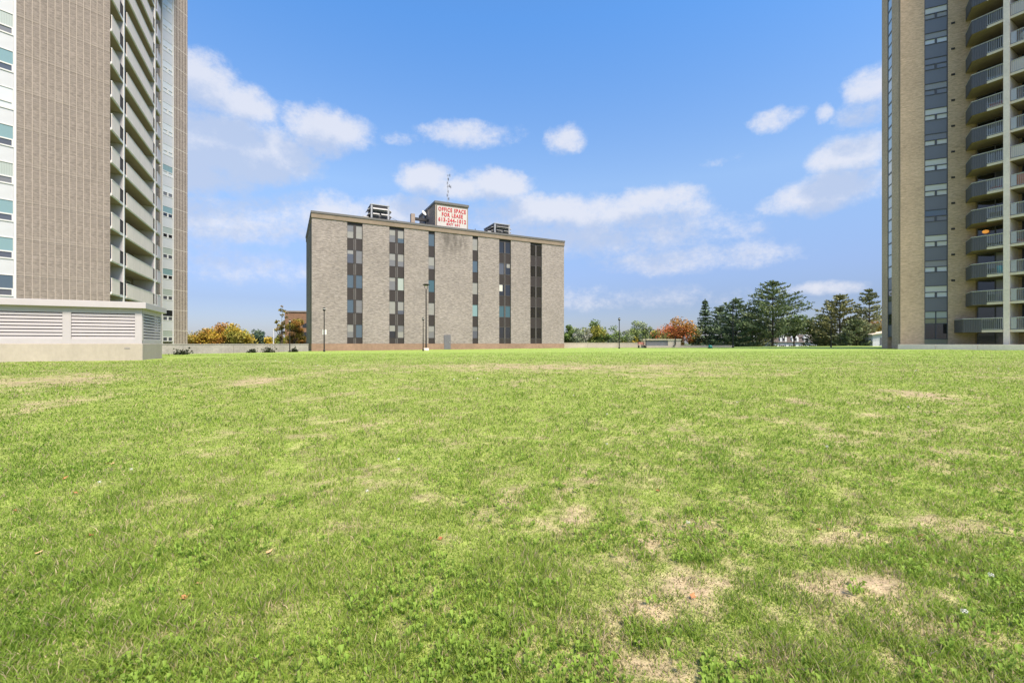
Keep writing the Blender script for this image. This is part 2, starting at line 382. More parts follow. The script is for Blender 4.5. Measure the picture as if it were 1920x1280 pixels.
def set_mesh(name, verts, loops, starts, m, col=None, smooth=False):
    me = bpy.data.meshes.new(name)
    me.vertices.add(len(verts)); me.vertices.foreach_set('co', np.ascontiguousarray(verts, dtype=np.float32).ravel())
    me.loops.add(len(loops)); me.loops.foreach_set('vertex_index', np.ascontiguousarray(loops, dtype=np.int32))
    me.polygons.add(len(starts)); me.polygons.foreach_set('loop_start', np.ascontiguousarray(starts, dtype=np.int32))
    if col is not None:
        a = me.attributes.new('Col', 'FLOAT_COLOR', 'POINT')
        c4 = np.ones((len(verts), 4), dtype=np.float32); c4[:, :3] = col; a.data.foreach_set('color', c4.ravel())
    me.update(calc_edges=True); me.validate()
    if smooth: me.polygons.foreach_set('use_smooth', [True]*len(starts))
    me.materials.append(m); return me

def build_ground():
    # far ground, out to the horizon, below the level of the raised lawn
    me = MB().add([(-3000,-3000,-1.6),(3000,-3000,-1.6),(3000,4000,-1.6),(-3000,4000,-1.6)], [(0,1,2,3)]).mesh('ground', mat('far_ground', (.07,.10,.035), .95, .3, .05))
    obj('ground', me, kind='structure')
    # the lawn on its raised deck
    nu, nv = 300, 300
    u = np.linspace(-1, 1, nu); xs = 74*np.sinh(4.2*u)/np.sinh(4.2)
    v = np.linspace(0, 1, nv); ys = .8+81*(np.sinh(4.6*v)/np.sinh(4.6)); ys = np.concatenate([np.linspace(-25, .5, 20), ys])
    nv = len(ys)
    X, Y = np.meshgrid(xs, ys); Z = lawn_z(X, Y)
    edge = (X <= xs[1]) | (X >= xs[-2]) | (Y >= ys[-2]) | (Y <= ys[1])
    Z = np.where((X <= xs[0]) | (X >= xs[-1]) | (Y >= ys[-1]) | (Y <= ys[0]), -1.7, Z)
    D = dryness(X, Y)
    n = fbm(X*3, Y*3, 77)[..., None]
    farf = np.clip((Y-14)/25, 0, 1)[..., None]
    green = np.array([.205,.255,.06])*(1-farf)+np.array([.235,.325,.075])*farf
    straw = np.array([.35,.275,.175])
    C = green*(1-D[..., None])+straw*D[..., None]; C = C*(.8+.4*n)
    idx = np.arange(nu*nv).reshape(nv, nu)
    q = np.stack([idx[:-1, :-1], idx[:-1, 1:], idx[1:, 1:], idx[1:, :-1]], -1).reshape(-1)
    m = bpy.data.materials.new('lawn_soil'); m.use_nodes = True; N, L = nodes_of(m); b = N['Principled BSDF']
    b.inputs['Roughness'].default_value = .95; b.inputs['Specular IOR Level'].default_value = .1
    a = N.new('ShaderNodeAttribute'); a.attribute_name = 'Col'; tc = N.new('ShaderNodeTexCoord'); c = a.outputs['Color']
    for sc, amt in ((90, .35), (18, .25), (4, .15)):
        nn = N.new('ShaderNodeTexNoise'); nn.inputs['Scale'].default_value = sc; nn.inputs['Detail'].default_value = 4; L.new(tc.outputs['Object'], nn.inputs['Vector'])
        r = N.new('ShaderNodeMapRange'); r.inputs[1].default_value = .3; r.inputs[2].default_value = .7; r.inputs[3].default_value = 1-amt; r.inputs[4].default_value = 1+amt; L.new(nn.outputs[0], r.inputs[0])
        x = N.new('ShaderNodeMix'); x.data_type = 'RGBA'; x.blend_type = 'MULTIPLY'; x.inputs[0].default_value = 1; L.new(c, x.inputs[6]); L.new(r.outputs[0], x.inputs[7]); c = x.outputs[2]
    L.new(c, b.inputs['Base Color'])
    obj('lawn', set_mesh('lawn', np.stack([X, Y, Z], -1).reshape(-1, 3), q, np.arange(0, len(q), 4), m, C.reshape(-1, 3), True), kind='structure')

def build_grass():
    rng = np.random.default_rng(3)
    n = 700000
    # density falls off with distance, as blades get too fine to tell apart
    k = rng.random(n); a = rng.random(n)
    dlog = 1.15*(42/1.15)**a
    dinv = 1/(1/1.15+(1/14-1/1.15)*a)
    d = np.where(k < .62, dlog, dinv)
    x = (rng.random(n)*2-1)*(1.24*d+.4); y = d
    dry = dryness(x, y)
    clump = fbm(x*5, y*5, 91, 3); tall = fbm(x*1.3, y*1.3, 57)
    keep = rng.random(n) > dry*.62
    keep &= ~((x < -19.0) & (y > 23.2+(x+19.5)*.48) & (y < 32))
    x, y, d, dry, clump, tall = x[keep], y[keep], d[keep], dry[keep], clump[keep], tall[keep]; n = len(x)
    h = (.016+.036*rng.random(n)**1.6)*(.55+.9*np.clip((clump-.3)*2, 0, 1))*(.65+.8*tall)*(1-.55*dry)*np.clip(1.1-.012*d, .5, 1.1)
    w = np.maximum(.0017+.0016*rng.random(n), .00075*d)
    th = rng.random(n)*2*np.pi
    lean = (.25+.9*rng.random(n))*h; la = rng.random(n)*2*np.pi
    z = lawn_z(x, y)-.004
    px, py = np.cos(th)*w, np.sin(th)*w
    lx, ly = np.cos(la)*lean, np.sin(la)*lean
    V = np.empty((n, 5, 3), np.float32)
    V[:, 0] = np.stack([x-px, y-py, z], 1); V[:, 1] = np.stack([x+px, y+py, z], 1)
    mx, my, mz = x+lx*.35, y+ly*.35, z+h*.62
    V[:, 2] = np.stack([mx+px*.8, my+py*.8, mz], 1); V[:, 3] = np.stack([mx-px*.8, my-py*.8, mz], 1)
    V[:, 4] = np.stack([x+lx, y+ly, z+h], 1)
    base = np.arange(n)*5
    L = np.stack([base, base+1, base+2, base+3, base+3, base+2, base+4], 1).ravel()
    st = np.stack([np.arange(n)*7, np.arange(n)*7+4], 1).ravel()
    g1, g2, g3, sw = np.array([.218,.345,.038]), np.array([.32,.40,.09]), np.array([.155,.27,.03]), np.array([.48,.40,.245])
    t = rng.random(n)[:, None]; pn = fbm(x*.9+9, y*.9, 131)[:, None]+.13*np.clip((-x-.5)/(y+.5), 0, 1)[:, None]-.05*np.clip(x/(y+.5), 0, 1)[:, None]
    col = g1*(1-t)+g2*t
    col = col*(1-np.clip((pn-.5)*2.2, 0, .8))+g3*np.clip((pn-.5)*2.2, 0, .8)
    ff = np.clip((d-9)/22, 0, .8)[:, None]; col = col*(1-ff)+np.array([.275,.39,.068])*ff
    strawy = (rng.random(n) < .13+.6*dry)[:, None]
    col = np.where(strawy, sw*(.7+.5*rng.random((n, 1))), col)
    col = col*(.75+.5*rng.random((n, 1)))
    shade = np.array([.75, .75, 1, 1, 1.1])
    C = (col[:, None, :]*np.ones((1, 5, 1))).reshape(-1, 3)
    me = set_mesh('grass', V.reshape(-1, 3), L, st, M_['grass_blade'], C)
    tag(obj('grass', me), 'short patchy green grass covering the lawn', 'grass', kind='stuff')
    # broad-leaved weeds flat in the turf
    n = 12000
    a = rng.random(n); d = 1.3*(11/1.3)**a; x = (rng.random(n)*2-1)*(1.2*d); y = d
    wn = fbm(x*1.6+3, y*1.6, 201); keep = wn+.12*np.clip(x/3, -1, 1) >.44+.16*rng.random(n); x, y = x[keep], y[keep]; m = len(x); k = 6
    X = np.repeat(x, k); Y = np.repeat(y, k); n = len(X)
    an = rng.random(n)*2*np.pi; ln = .011+.016*rng.random(n); wd = ln*(.28+.2*rng.random(n)); r0 = .004+.015*rng.random(n); up = .012+.03*rng.random(n)
    cx, cy = np.cos(an), np.sin(an); Z = lawn_z(X, Y)+.012
    def P(r, s, hz): return np.stack([X+cx*r-cy*s, Y+cy*r+cx*s, Z+hz], 1)
    V = np.stack([P(r0, 0, 0*up), P(r0+ln*.55, wd, up), P(r0+ln, 0, up*.8), P(r0+ln*.55, -wd, up), P(r0+ln*.5, 0, up*.75)], 1)
    b5 = np.arange(n)*5
    L = np.stack([b5, b5+1, b5+4, b5+1, b5+2, b5+4, b5+2, b5+3, b5+4, b5+3, b5, b5+4], 1).ravel()
    c = np.array([.225,.355,.05])*(.7+.6*rng.random((n, 1)))+np.array([.05,.04,.02])*rng.random((n, 1))
    me = set_mesh('lawn_weeds', V.reshape(-1, 3), L, np.arange(0, len(L), 3), M_['grass_blade'], np.repeat(c, 5, 0))
    tag(obj('lawn_weeds', me), 'flat broad leaved weeds growing among the grass', 'weeds', kind='stuff')
build_ground(); build_grass()

# ------------------------------------------------------------------ left apartment tower
ST = 2.65
def core(name, pts, z0, z1, m, th):
    t = th.location
    return obj(name, MB().prism([(x-t.x, y-t.y) for x, y in pts], z0-t.z, z1-t.z).mesh(name, m), th)
def left_tower():
    A = Fr((-35.4, 32.5), 36.2); P2 = A.w(5.15); B = Fr(P2, -25.9)
    R = B.w(24.1, 1.6); D = Fr(R, 7)
    th = thing('apartment_tower', (P2[0], P2[1], .4), 'grey brick apartment tower with white balcony bands behind the louvred vent house', 'tower')
    z0, nf = .4, 17; ztop = 1.4+2.19+ST*nf
    core('core_wall', [A.w(-6, .45), A.w(5.0, .45), B.w(.1, 1.7), B.w(24.0, 1.9), D.w(.1, .3), D.w(3.8, .3), D.w(3.8, 14), A.w(-6, 18)], z0, ztop-.05, M_['brick_grey'], th)
    # front brick face: joints recessed between panels
    fj = MB().box(0, 5.15, .045, .5, 0, ztop-z0).mesh('joint_wall', M_['joint']); A.put('joint_wall', fj, th, 0, 0, z0)
    pw = 5.15/13; gap = .018
    pm = MB().box(gap, pw-gap, 0, .07, .015, ST-.02).mesh('brick_panel', M_['brick_grey'])
    for k in range(nf+1):
        z = 1.4-.46+ST*k
        for i in range(13): A.put('brick_panel', pm, th, i*pw, 0, z)
    # window strip on the left
    wl = 1.7
    em = MB().box(-.13, -.002, -.05, .4, 0, ztop-z0).mesh('edge_trim', M_['white_paint']); A.put('edge_trim', em, th, 0, 0, z0); A.put('edge_trim', em, th, -wl+.0, 0, z0)
    A.put('wall', MB().box(-4, -wl-.14, 0, .5, 0, ztop-z0).mesh('wall', M_['brick_grey']), th, 0, 0, z0)
    w2 = (wl-.13)
    fm = MB().frame(-w2-.13, -.132, 0, .12, 0, .58, .09).box(-w2/2-.13-.06, -w2/2-.13+.06, 0, .12, .09, .49).box(-w2-.13, -.132, .02, .14, 1.5, 1.56).box(-w2-.129, -w2-.1, .01, .13, .5, 1.53).box(-.16, -.133, .01, .13, .5, 1.53).mesh('window', M_['white_paint'])
    sp = MB().box(-w2-.13, -.132, .05, .15, 1.56, ST).mesh('spandrel_panel', M_['pale_blue_panel'])
    def panes(i):
        return [MB().box(-w2-.1, -.16, .06, .13, .58, 1.5).mesh('pane', i[0]), MB().box(-w2-.04, -w2/2-.19, .05, .12, .09, .49).mesh('pane', i[1]), MB().box(-w2/2-.07, -.22, .05, .12, .09, .49).mesh('pane', i[1])]
    kinds = [panes((M_[a], M_[b])) for a, b in (('glass_sea', 'glass_slate'), ('curtain_green', 'blind_grey'), ('glass_white', 'glass_white'), ('glass_blue', 'glass_slate'))]
    order = [1, 3, 0, 0, 1, 0, 2, 0, 1, 0]
    for k in range(nf):
        z = 1.4+2.19+ST*k-1.5                      # glass head on the floor joint
        A.put('spandrel_panel', sp, th, 0, 0, z)
        w = A.put('window', fm, th, 0, 0, z)
        for p in kinds[order[k % 10]]: obj('pane', p, w)
    # recessed balconies between white fin walls
    fin = MB().box(0, .16, .0, 1.75, 0, ztop-z0).mesh('fin_wall', M_['blue_grey_paint'])
    nose = MB().box(-.02, .18, -.1, .003, 0, ztop-z0).mesh('fin_edge', M_['white_paint'])
    for t in (3.0, 13.05):
        B.put('fin_wall', fin, th, t, 0, z0); B.put('fin_edge', nose, th, t, 0, z0)
    pick = MB()
    def pickets(mb, x0, x1, y, z0_, z1_, step=.11, r=.012):
        n = max(2, int((x1-x0)/step))
        for i in range(n+1):
            xx = x0+(x1-x0)*i/n; mb.box(xx-r, xx+r, y-r, y+r, z0_, z1_)
        return mb.box(x0, x1, y-.02, y+.02, z1_, z1_+.04)
    def bay(t0, t1, p0, p1, light=True):
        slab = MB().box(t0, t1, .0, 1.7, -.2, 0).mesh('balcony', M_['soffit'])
        edge = MB().box(t0, t1, -.06, -.002, -.2, .02).mesh('slab_edge', M_['white_paint'])
        para = MB().box(p0, p1, -.1, -.062, -.12, 1.08).mesh('parapet_panel', M_['balcony_concrete' if light else 'blue_grey_paint'])
        cap = MB().box(p0, p1, -.12, -.03, 1.08, 1.13).mesh('cap_rail', M_['white_paint'])
        rail = MB(); 
        if p0-t0 > .2: pickets(rail, t0+.02, p0-.02, -.04, .02, 1.06)
        if t1-p1 > .2: pickets(rail, p1+.02, t1-.02, -.04, .02, 1.06)
        rail = rail.mesh('railing', M_['dark_metal'])
        for k in range(nf):
            z = 5.56+ST*(k-1)
            b = B.put('balcony', slab, th, 0, 0, z)
            for n_, m_ in (('slab_edge', edge), ('parapet_panel', para), ('cap_rail', cap), ('railing', rail)): obj(n_, m_, b)
    bay(.02, 2.98, .02, 1.95); bay(3.19, 13.03, 3.75, 12.25); bay(13.24, 15.3, 13.8, 15.3, False)
    door = MB().box(0, 2.4, 1.6, 1.69, .02, 2.1).mesh('sliding_door', M_['glass_dark'])
    frm = MB().frame(0, 2.4, 1.57, 1.6, .02, 2.1, .06).box(1.17, 1.23, 1.57, 1.6, .08, 2.04).mesh('door_frame', M_['white_paint'])
    lamp = MB().lathe([(.05, 0), (.14, .03), (.12, .12), (.04, .16)], 10).mesh('wall_lamp', M_['lamp_lens'])
    for k in range(nf):
        for t in (4.2, 9.0):
            o = B.put('sliding_door', door, th, t, 0, 5.56+ST*(k-1)); obj('door_frame', frm, o)
        B.put('wall_lamp', lamp, th, 22.2, 1.42, 4.6+ST*(k-1))
    # rear wing: window strip and brick end
    ws = 1.62
    et = MB().box(0, .09, -.04, .3, 0, ztop-z0).mesh('edge_trim', M_['white_paint']); D.put('edge_trim', et, th, 0, 0, z0); D.put('edge_trim', et, th, ws, 0, z0)
    D.put('wall', MB().box(ws+.095, 3.9, 0, .5, 0, ztop-z0).mesh('wall', M_['brick_grey']), th, 0, 0, z0)
    rb = MB().box(-.02, .02, -.02, 0, 0, ztop-z0).mesh('rib', M_['joint'])
    for i in range(5): D.put('rib', rb, th, ws+.3+i*.46, 0, z0)
    bd = MB().box(ws+.1, 3.88, -.018, .001, -.03, .03).mesh('floor_band', M_['joint'])
    fm = MB().frame(.092, ws-.002, 0, .1, 0, .6, .09).box(ws/2-.04, ws/2+.14, 0, .1, .09, .51).box(.092, ws-.002, .02, .1, 1.38, 1.44).box(.093, .12, .01, .09, .5, 1.41).box(ws-.03, ws-.003, .01, .09, .5, 1.41).mesh('window', M_['white_paint'])
    sp = MB().box(.092, ws-.002, .03, .15, 1.44, ST).mesh('spandrel_panel', M_['pale_blue_panel'])
    def panes2(a, b): return [MB().box(.1, ws-.01, .05, .12, .6, 1.38).mesh('pane', M_[a]), MB().box(.18, ws/2-.04, .05, .1, .09, .51).mesh('pane', M_[b]), MB().box(ws/2+.14, ws-.09, .05, .1, .09, .51).mesh('pane', M_[b])]
    kinds = [panes2('curtain_green', 'glass_slate'), panes2('glass_dark', 'glass_slate'), panes2('curtain_green', 'glass_slate'), panes2('glass_sea', 'glass_dark'), panes2('curtain_green', 'glass_slate'),
             panes2('curtain_green', 'glass_dark'), panes2('glass_sea', 'glass_dark'), panes2('glass_white', 'blind_grey'), panes2('glass_sea', 'glass_white'), panes2('glass_white', 'glass_white')]
    for k in range(nf):
        z = ZP(640, 58.2)+ST*k
        D.put('spandrel_panel', sp, th, 0, 0, z); D.put('floor_band', bd, th, 0, 0, z+1.45)
        w = D.put('window', fm, th, 0, 0, z)
        for p in kinds[min(k, 9)]: obj('pane', p, w)
    obj('roof_slab', MB().prism([(x-th.location.x, y-th.location.y) for x, y in [A.w(-6, -.1), A.w(5.2, -.1), B.w(24.1, -.1), D.w(.1, -.1), D.w(4, -.1), D.w(4, 14), A.w(-6, 18)]], ztop-.4, ztop+.3).mesh('roof_slab', M_['slab_edge']), th)
left_tower()

# ------------------------------------------------------------------ right apartment tower
def right_tower():
    W0 = (44.2, 47.5); T = Fr(W0, 114.2); C = T.w(-2.9); Fc = Fr(C, 114.2)
    G = Fr((C[0]+6*math.sin(rad(24.2)), C[1]+6*math.cos(rad(24.2))), 204.2)
    E = Fc.w(6.05); H = Fr(E, 150)
    z0 = .7; nf = 17; ztop = ZC+3.5-1.0+ST*16+.6
    th = thing('apartment_tower', (C[0], C[1], z0), 'tan brick apartment tower with angular dark grey balconies and concrete pillar', 'tower')
    core('core_wall', [G.w(.05, .4), G.w(5.9, .35), Fc.w(.45, .4), Fc.w(5.9, .35), H.w(.1, .15), H.w(7.5, .15), H.w(7.5, 16), G.w(.05, 16)], z0, ztop-.05, M_['brick_tan'], th)
    Fc.put('wall', MB().box(0, 2.0, 0, .5, 0, ztop-z0).box(3.9, 6.05, 0, .5, 0, ztop-z0).mesh('wall', M_['brick_tan']), th, 0, 0, z0)
    G.put('wall', MB().box(0, 1.95, 0, .5, 0, ztop-z0).box(3.35, 5.995, 0, .5, 0, ztop-z0).mesh('wall', M_['brick_tan']), th, 0, 0, z0)
    # window strip, front face
    hd = 8.8+ZC-.1; s0, s1 = 2.0, 3.9
    fr = MB().box(s0, s0+.07, .02, .3, 0, ST).box(s1-.07, s1, .02, .3, 0, ST).box(s0+.07, s1-.07, .02, .2, 1.39, 1.46).box(s0+.07, s1-.07, .02, .2, 1.92, 2.0).box(2.87, 3.03, .02, .2, 1.46, 1.92).box(s0+.07, s1-.07, .02, .2, ST-.06, ST)
    fr = fr.mesh('window', M_['slate_frame'])
    spm = MB().box(s0+.07, s1-.07, .07, .3, 0, 1.39).mesh('spandrel_panel', M_['slate_panel'])
    up = {k: MB().box(s0+.07, s1-.07, .09, .2, 2.0, ST-.06).mesh('pane', M_[k]) for k in ('blind_white', 'blind_grey', 'blind_pale', 'glass_blue', 'curtain_grey')}
    lo = {k: [MB().box(a, b, .09, .2, 1.46, 1.92).mesh('pane', M_[k]) for a, b in ((s0+.07, 2.87), (3.03, s1-.07))] for k in ('blind_grey', 'glass_white', 'blind_white', 'blind_pale')}
    seq = ['blind_white', 'curtain_grey', 'blind_white', 'glass_blue', 'blind_white', 'blind_white', 'blind_grey', 'blind_white', 'blind_pale', 'blind_grey', 'blind_pale', 'blind_white', 'blind_white', 'blind_grey']
    seq2 = ['glass_white', 'glass_white', 'blind_white', 'blind_grey', 'blind_white', 'glass_white', 'blind_white', 'blind_white', 'blind_grey', 'blind_grey', 'glass_white', 'blind_pale', 'glass_white', 'blind_pale']
    vent = MB().frame(0, .3, -.03, .05, 0, .2, .04).box(.04, .26, .0, .05, .04, .16).mesh('wall_vent', M_['dark_metal'])
    zb = hd-ST*2
    for k in range(nf-2):
        z = zb+ST*k
        w = Fc.put('window', fr, th, 0, 0, z); Fc.put('spandrel_panel', spm, th, 0, 0, z)
        obj('pane', up[seq[k % 14]], w)
        for p in lo[seq2[k % 14]]: obj('pane', p, w)
        Fc.put('wall_vent', vent, th, 4.15, 0, z+.36+ST)
    # ground floor glazing under the strip
    gz = z0; gh = zb-z0
    w = Fc.put('window', MB().frame(s0, s1, .02, .25, 1.15, gh-.01, .07).box(2.9, 2.98, .02, .2, 1.2, gh-.05).box(s0+.05, s1-.05, .02, .2, 2.75, 2.82).box(s0+.05, s1-.05, .02, .2, 3.3, 3.37).mesh('window', M_['slate_frame']), th, 0, 0, gz)
    for a, b in ((s0+.07, 2.9), (2.98, s1-.07)):
        obj('pane', MB().box(a, b, .08, .2, 1.22, 2.75).mesh('pane', M_['glass_dark']), w); obj('pane', MB().box(a, b, .08, .2, 3.37, gh-.08).mesh('pane', M_['curtain_green']), w)
        obj('spandrel_panel', MB().box(a, b, .07, .2, 2.82, 3.3).mesh('spandrel_panel', mat('olive_panel', (.25,.24,.17), .6)), w)
    Fc.put('sill_panel', MB().box(s0+.002, s1-.002, .06, .3, 0, 1.148).mesh('sill_panel', M_['olive_panel']), th, 0, 0, gz)
    # narrow strip on the side face
    fr = MB().frame(1.95, 3.35, .02, .3, 0, ST, .08).box(2.03, 3.27, .02, .2, 1.3, 1.38).mesh('window', M_['slate_frame'])
    pu = MB().box(2.03, 3.27, .06, .2, 1.38, ST-.08).mesh('pane', M_['glass_white']); pl = MB().box(2.03, 3.27, .06, .2, .08, 1.3).mesh('spandrel_panel', M_['glass_white'])
    pd = MB().box(2.03, 3.27, .06, .2, 1.38, ST-.08).mesh('pane', M_['glass_dark']); pld = MB().box(2.03, 3.27, .06, .2, .08, 1.3).mesh('spandrel_panel', M_['slate_panel'])
    for k in range(nf):
        w = G.put('window', fr, th, 0, 0, zb+ST*(k-1)); obj('pane', pu if k > 1 else pd, w); obj('spandrel_panel', pl if k > 2 else pld, w)
    # balconies
    polyA = [(-.6, -.43), (.4, -2.5), (2.54, -2.5), (2.54, .1), (.2, .1)]
    polyL = [(-1.45, -.75), (-.2, -2.65), (2.54, -2.65), (2.54, .1), (.2, .1)]
    def corrug(path, z0_, z1_):
        mb = MB(); pts = []
        for i in range(len(path)-1):
            a, b = Vector(path[i]), Vector(path[i+1]); n = int((b-a).length/.085); d = (b-a).normalized(); nr = Vector((d.y, -d.x))
            if nr.y > 0 and abs(d.x) > .9: nr = -nr
            for j in range(n): pts.append(a+(b-a)*j/n+nr*(.03 if (j//1) % 2 else 0))
        pts.append(Vector(path[-1]))
        n = len(pts); mb.add([(p.x, p.y, z0_) for p in pts]+[(p.x, p.y, z1_) for p in pts], [(i, i+1, n+i+1, n+i) for i in range(n-1)])
        return mb
    def bal(mb, x0, x1, y, z0_, z1_, step):
        n = int((x1-x0)/step)
        for i in range(n+1):
            xx = x0+(x1-x0)*i/n; mb.box(xx-.018, xx+.018, y-.018, y+.018, z0_, z1_)
        return mb.box(x0, x1, y-.02, y+.02, z0_-.04, z0_)
    def bars(path, z, m, w=.045):
        mb = MB()
        for a, b in zip(path, path[1:]): mb.tube((*a, z), (*b, z), w, w, 6)
        return mb.mesh('cap_rail', m)
    def kit(poly, px):
        fy = poly[1][1]
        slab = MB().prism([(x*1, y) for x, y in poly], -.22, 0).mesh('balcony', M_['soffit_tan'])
        edge = MB().box(px+.01, 2.53, fy-.03, fy-.002, -.225, .005).mesh('slab_edge', M_['slab_edge'])
        path = [(poly[0][0], poly[0][1]-.05), (poly[1][0]-.02, fy-.06), (px, fy-.06)]
        pan = corrug(path, -.2, 1.1).mesh('rail_panel', M_['grey_rail'])
        bl = bal(MB(), px+.04, 2.5, fy-.02, .1, 1.1, .125).mesh('baluster_row', M_['rail_light'])
        cap = bars([path[0], path[1], (2.53, fy-.06)], 1.12, M_['rail_light'])
        return slab, pan, bl, cap, edge
    kA, kL = kit(polyA, 1.42), kit(polyL, 1.1)
    sl2 = MB().box(2.96, 6.5, -2.45, .1, -.22, 0).mesh('balcony', M_['soffit_tan']); ed2 = MB().box(2.96, 6.5, -2.48, -2.452, -.225, .005).mesh('slab_edge', M_['slab_edge'])
    bl2 = bal(MB(), 3.0, 6.45, -2.42, .1, 1.1, .125).mesh('baluster_row', M_['rail_light'])
    cp2 = bars([(2.97, -2.42), (6.49, -2.42)], 1.12, M_['rail_light'])
    solid2 = MB().box(3.0, 6.45, -2.40, -2.385, .06, 1.08).mesh('rail_panel', M_['balcony_concrete'])
    solid3 = MB().box(3.0, 3.35, -2.46, -2.44, .06, 1.08).mesh('rail_panel', M_['rail_light'])
    zs = ZC+1.3
    dk = MB().frame(.1, 2.5, .02, .14, .0, 2.4, .07).box(1.35, 1.45, .02, .14, .07, 2.33).mesh('sliding_door', M_['slate_frame'])
    dp = [[MB().box(a, b, .05, .14, .07, 2.33).mesh('pane', M_[k]) for a, b in ((.17, 1.35), (1.45, 2.43))] for k in ('glass_dark', 'glass_slate', 'curtain_grey', 'blind_pale')]
    dk2 = MB().frame(3.2, 5.9, .02, .14, .0, 2.4, .07).mesh('sliding_door', M_['slate_frame']); dp2 = MB().box(3.27, 5.83, .05, .14, .07, 2.33).mesh('pane', M_['glass_dark'])
    for k in range(nf-1):
        z = zs+ST*k-(0.0 if k else -.0)
        slab, pan, bl, cap, edge = kL if k == 0 else kA
        b = H.put('balcony', slab, th, 0, 0, z)
        obj('rail_panel', pan, b); obj('slab_edge', edge, b); obj('baluster_row', bl, b); obj('cap_rail', cap, b)
        b = H.put('balcony', sl2, th, 0, 0, z)
        obj('baluster_row', bl2, b); obj('cap_rail', cp2, b); obj('slab_edge', ed2, b)
        if k in (6, 9, 11, 13, 12): obj('rail_panel', solid2, b)
        else: obj('rail_panel', solid3, b)
        o = H.put('sliding_door', dk, th, 0, 0, z+.01); obj('pane', dp[(1, 2, 3, 0, 0, 1, 0, 0, 0, 2, 0)[k % 11]][1], o); obj('pane', dp[0][0], o)
        o = H.put('sliding_door', dk2, th, 0, 0, z+.01); obj('pane', dp2, o)
    o = H.put('sliding_door', dk, th, 0, 0, zs-2.5); obj('pane', dp[0][0], o); obj('pane', dp[1][1], o)
    fin = MB().box(2.55, 2.95, -2.62, .4, 0, ztop-z0).mesh('pillar', M_['fin_concrete'])
    H.put('pillar', fin, th, 0, 0, z0); H.put('pillar', fin, th, 3.95, 0, z0)
    obj('roof_slab', MB().prism([(x-th.location.x, y-th.location.y) for x, y in [G.w(-.1, -.1), G.w(6.1, -.1), Fc.w(6, -.1), H.w(.4, -2.6), H.w(7.6, -2.6), H.w(7.6, 16), G.w(-.1, 16)]], ztop-.3-z0, ztop+.3-z0).mesh('roof_slab', M_['slab_edge']), th)
    # things on the balconies
    def at(s, y, k): p = H.w(s, y); return (p[0], p[1], zs+ST*k)
    def chair(s, y, k, rz, label):
        t = thing('plastic_chair', at(s, y, k), label, 'chair', None, rz)
        obj('seat', MB().box(-.24, .24, -.24, .24, .40, .44).mesh('seat', M_['white_plastic']), t)
        mb = MB()
        for i in range(5): mb.box(-.22+i*.098, -.16+i*.098, .2, .24, .44, .88)
        obj('backrest', mb.box(-.24, .24, .195, .245, .84, .9).mesh('backrest', M_['white_plastic']), t)
        for sx in (-1, 1):
            for sy in (-1, 1): obj('leg', MB().tube((sx*.2, sy*.2, .4), (sx*.25, sy*.24, 0), .03, .022, 6).mesh('leg', M_['white_plastic']), t)
            obj('armrest', MB().box(sx*.27-.03, sx*.27+.03, -.22, .22, .62, .65).box(sx*.27-.025, sx*.27+.025, -.22, -.17, .40, .62).mesh('armrest', M_['white_plastic']), t)
    chair(3.7, -1.9, 6, .6, 'white plastic chair on a balcony right of the concrete pillar, lower one')
    chair(3.8, -1.9, 10, 1.2, 'white plastic chair on a balcony right of the concrete pillar, upper one')
    t = thing('lattice_screen', at(1.44, -2.35, 13), 'white lattice screen behind the rail of a high angular balcony', 'screen', None, H.rz)
    mb = MB()
    for i in range(12):
        mb.add([(i*.09-.02, 0, 0), (i*.09+.02, 0, 0), (min(i*.09+.45, 1.06), 0, .75), (min(i*.09+.41, 1.05), 0, .75)], [(0, 1, 2, 3)])
        mb.add([(i*.09-.02, .01, .75), (i*.09+.02, .01, .75), (min(i*.09+.45, 1.06), .01, 0), (min(i*.09+.41, 1.05), .01, 0)], [(0, 1, 2, 3)])
    obj('slats', mb.mesh('slats', M_['white_plastic']), t); obj('frame', MB().frame(-.03, 1.08, -.015, .025, 0, .78, .03).mesh('frame', M_['white_plastic']), t)
    def pot(s, y, k, m1, label, cat='planter'):
        t = thing('planter', at(s, y, k), label, cat, None, H.rz)
        obj('box', MB().add([(-.4,-.1,0),(.4,-.1,0),(.4,.1,0),(-.4,.1,0),(-.45,-.13,.22),(.45,-.13,.22),(.45,.13,.22),(-.45,.13,.22)], [(0,3,2,1),(0,1,5,4),(1,2,6,5),(2,3,7,6),(3,0,4,7),(4,5,6,7)]).mesh('box', M_[m1]), t)
        mb = MB(); r = random.Random(int(s*10+k))
        for _ in range(60):
            x, yy, z = r.uniform(-.42, .42), r.uniform(-.12, .12), r.uniform(.22, .42); q = .05
            mb.add([(x-q, yy, z), (x, yy-q, z+.02), (x+q, yy, z+.03), (x, yy+q, z-.01)], [(0, 1, 2, 3)])
        obj('flowers', mb.mesh('flowers', mat('flower_red', (.55,.05,.05), .7)), t)
    pot(2.0, -2.25, 8, 'faded_red', 'faded red flower box behind the balusters of an angular balcony')
    pot(3.6, -2.2, 9, 'blue_plastic', 'blue flower box with red flowers on a balcony right of the pillar')
    t = thing('blue_tub', at(2.3, -2.2, 2), 'round blue plastic tub beside the concrete pillar on a balcony', 'tub')
    obj('body', MB().lathe([(.2, 0), (.3, .5), (.31, .7), (.27, .72)], 14).mesh('body', M_['blue_plastic']), t)
    obj('lid', MB().lathe([(.32, .72), (.32, .76), (.1, .8)], 14).mesh('lid', M_['blue_plastic']), t)
    t = thing('hanging_cloth', at(3.2, -2.37, 5), 'faded orange cloth hung behind the rail of a balcony', 'cloth', None, H.rz)
    mb = MB(); n = 16
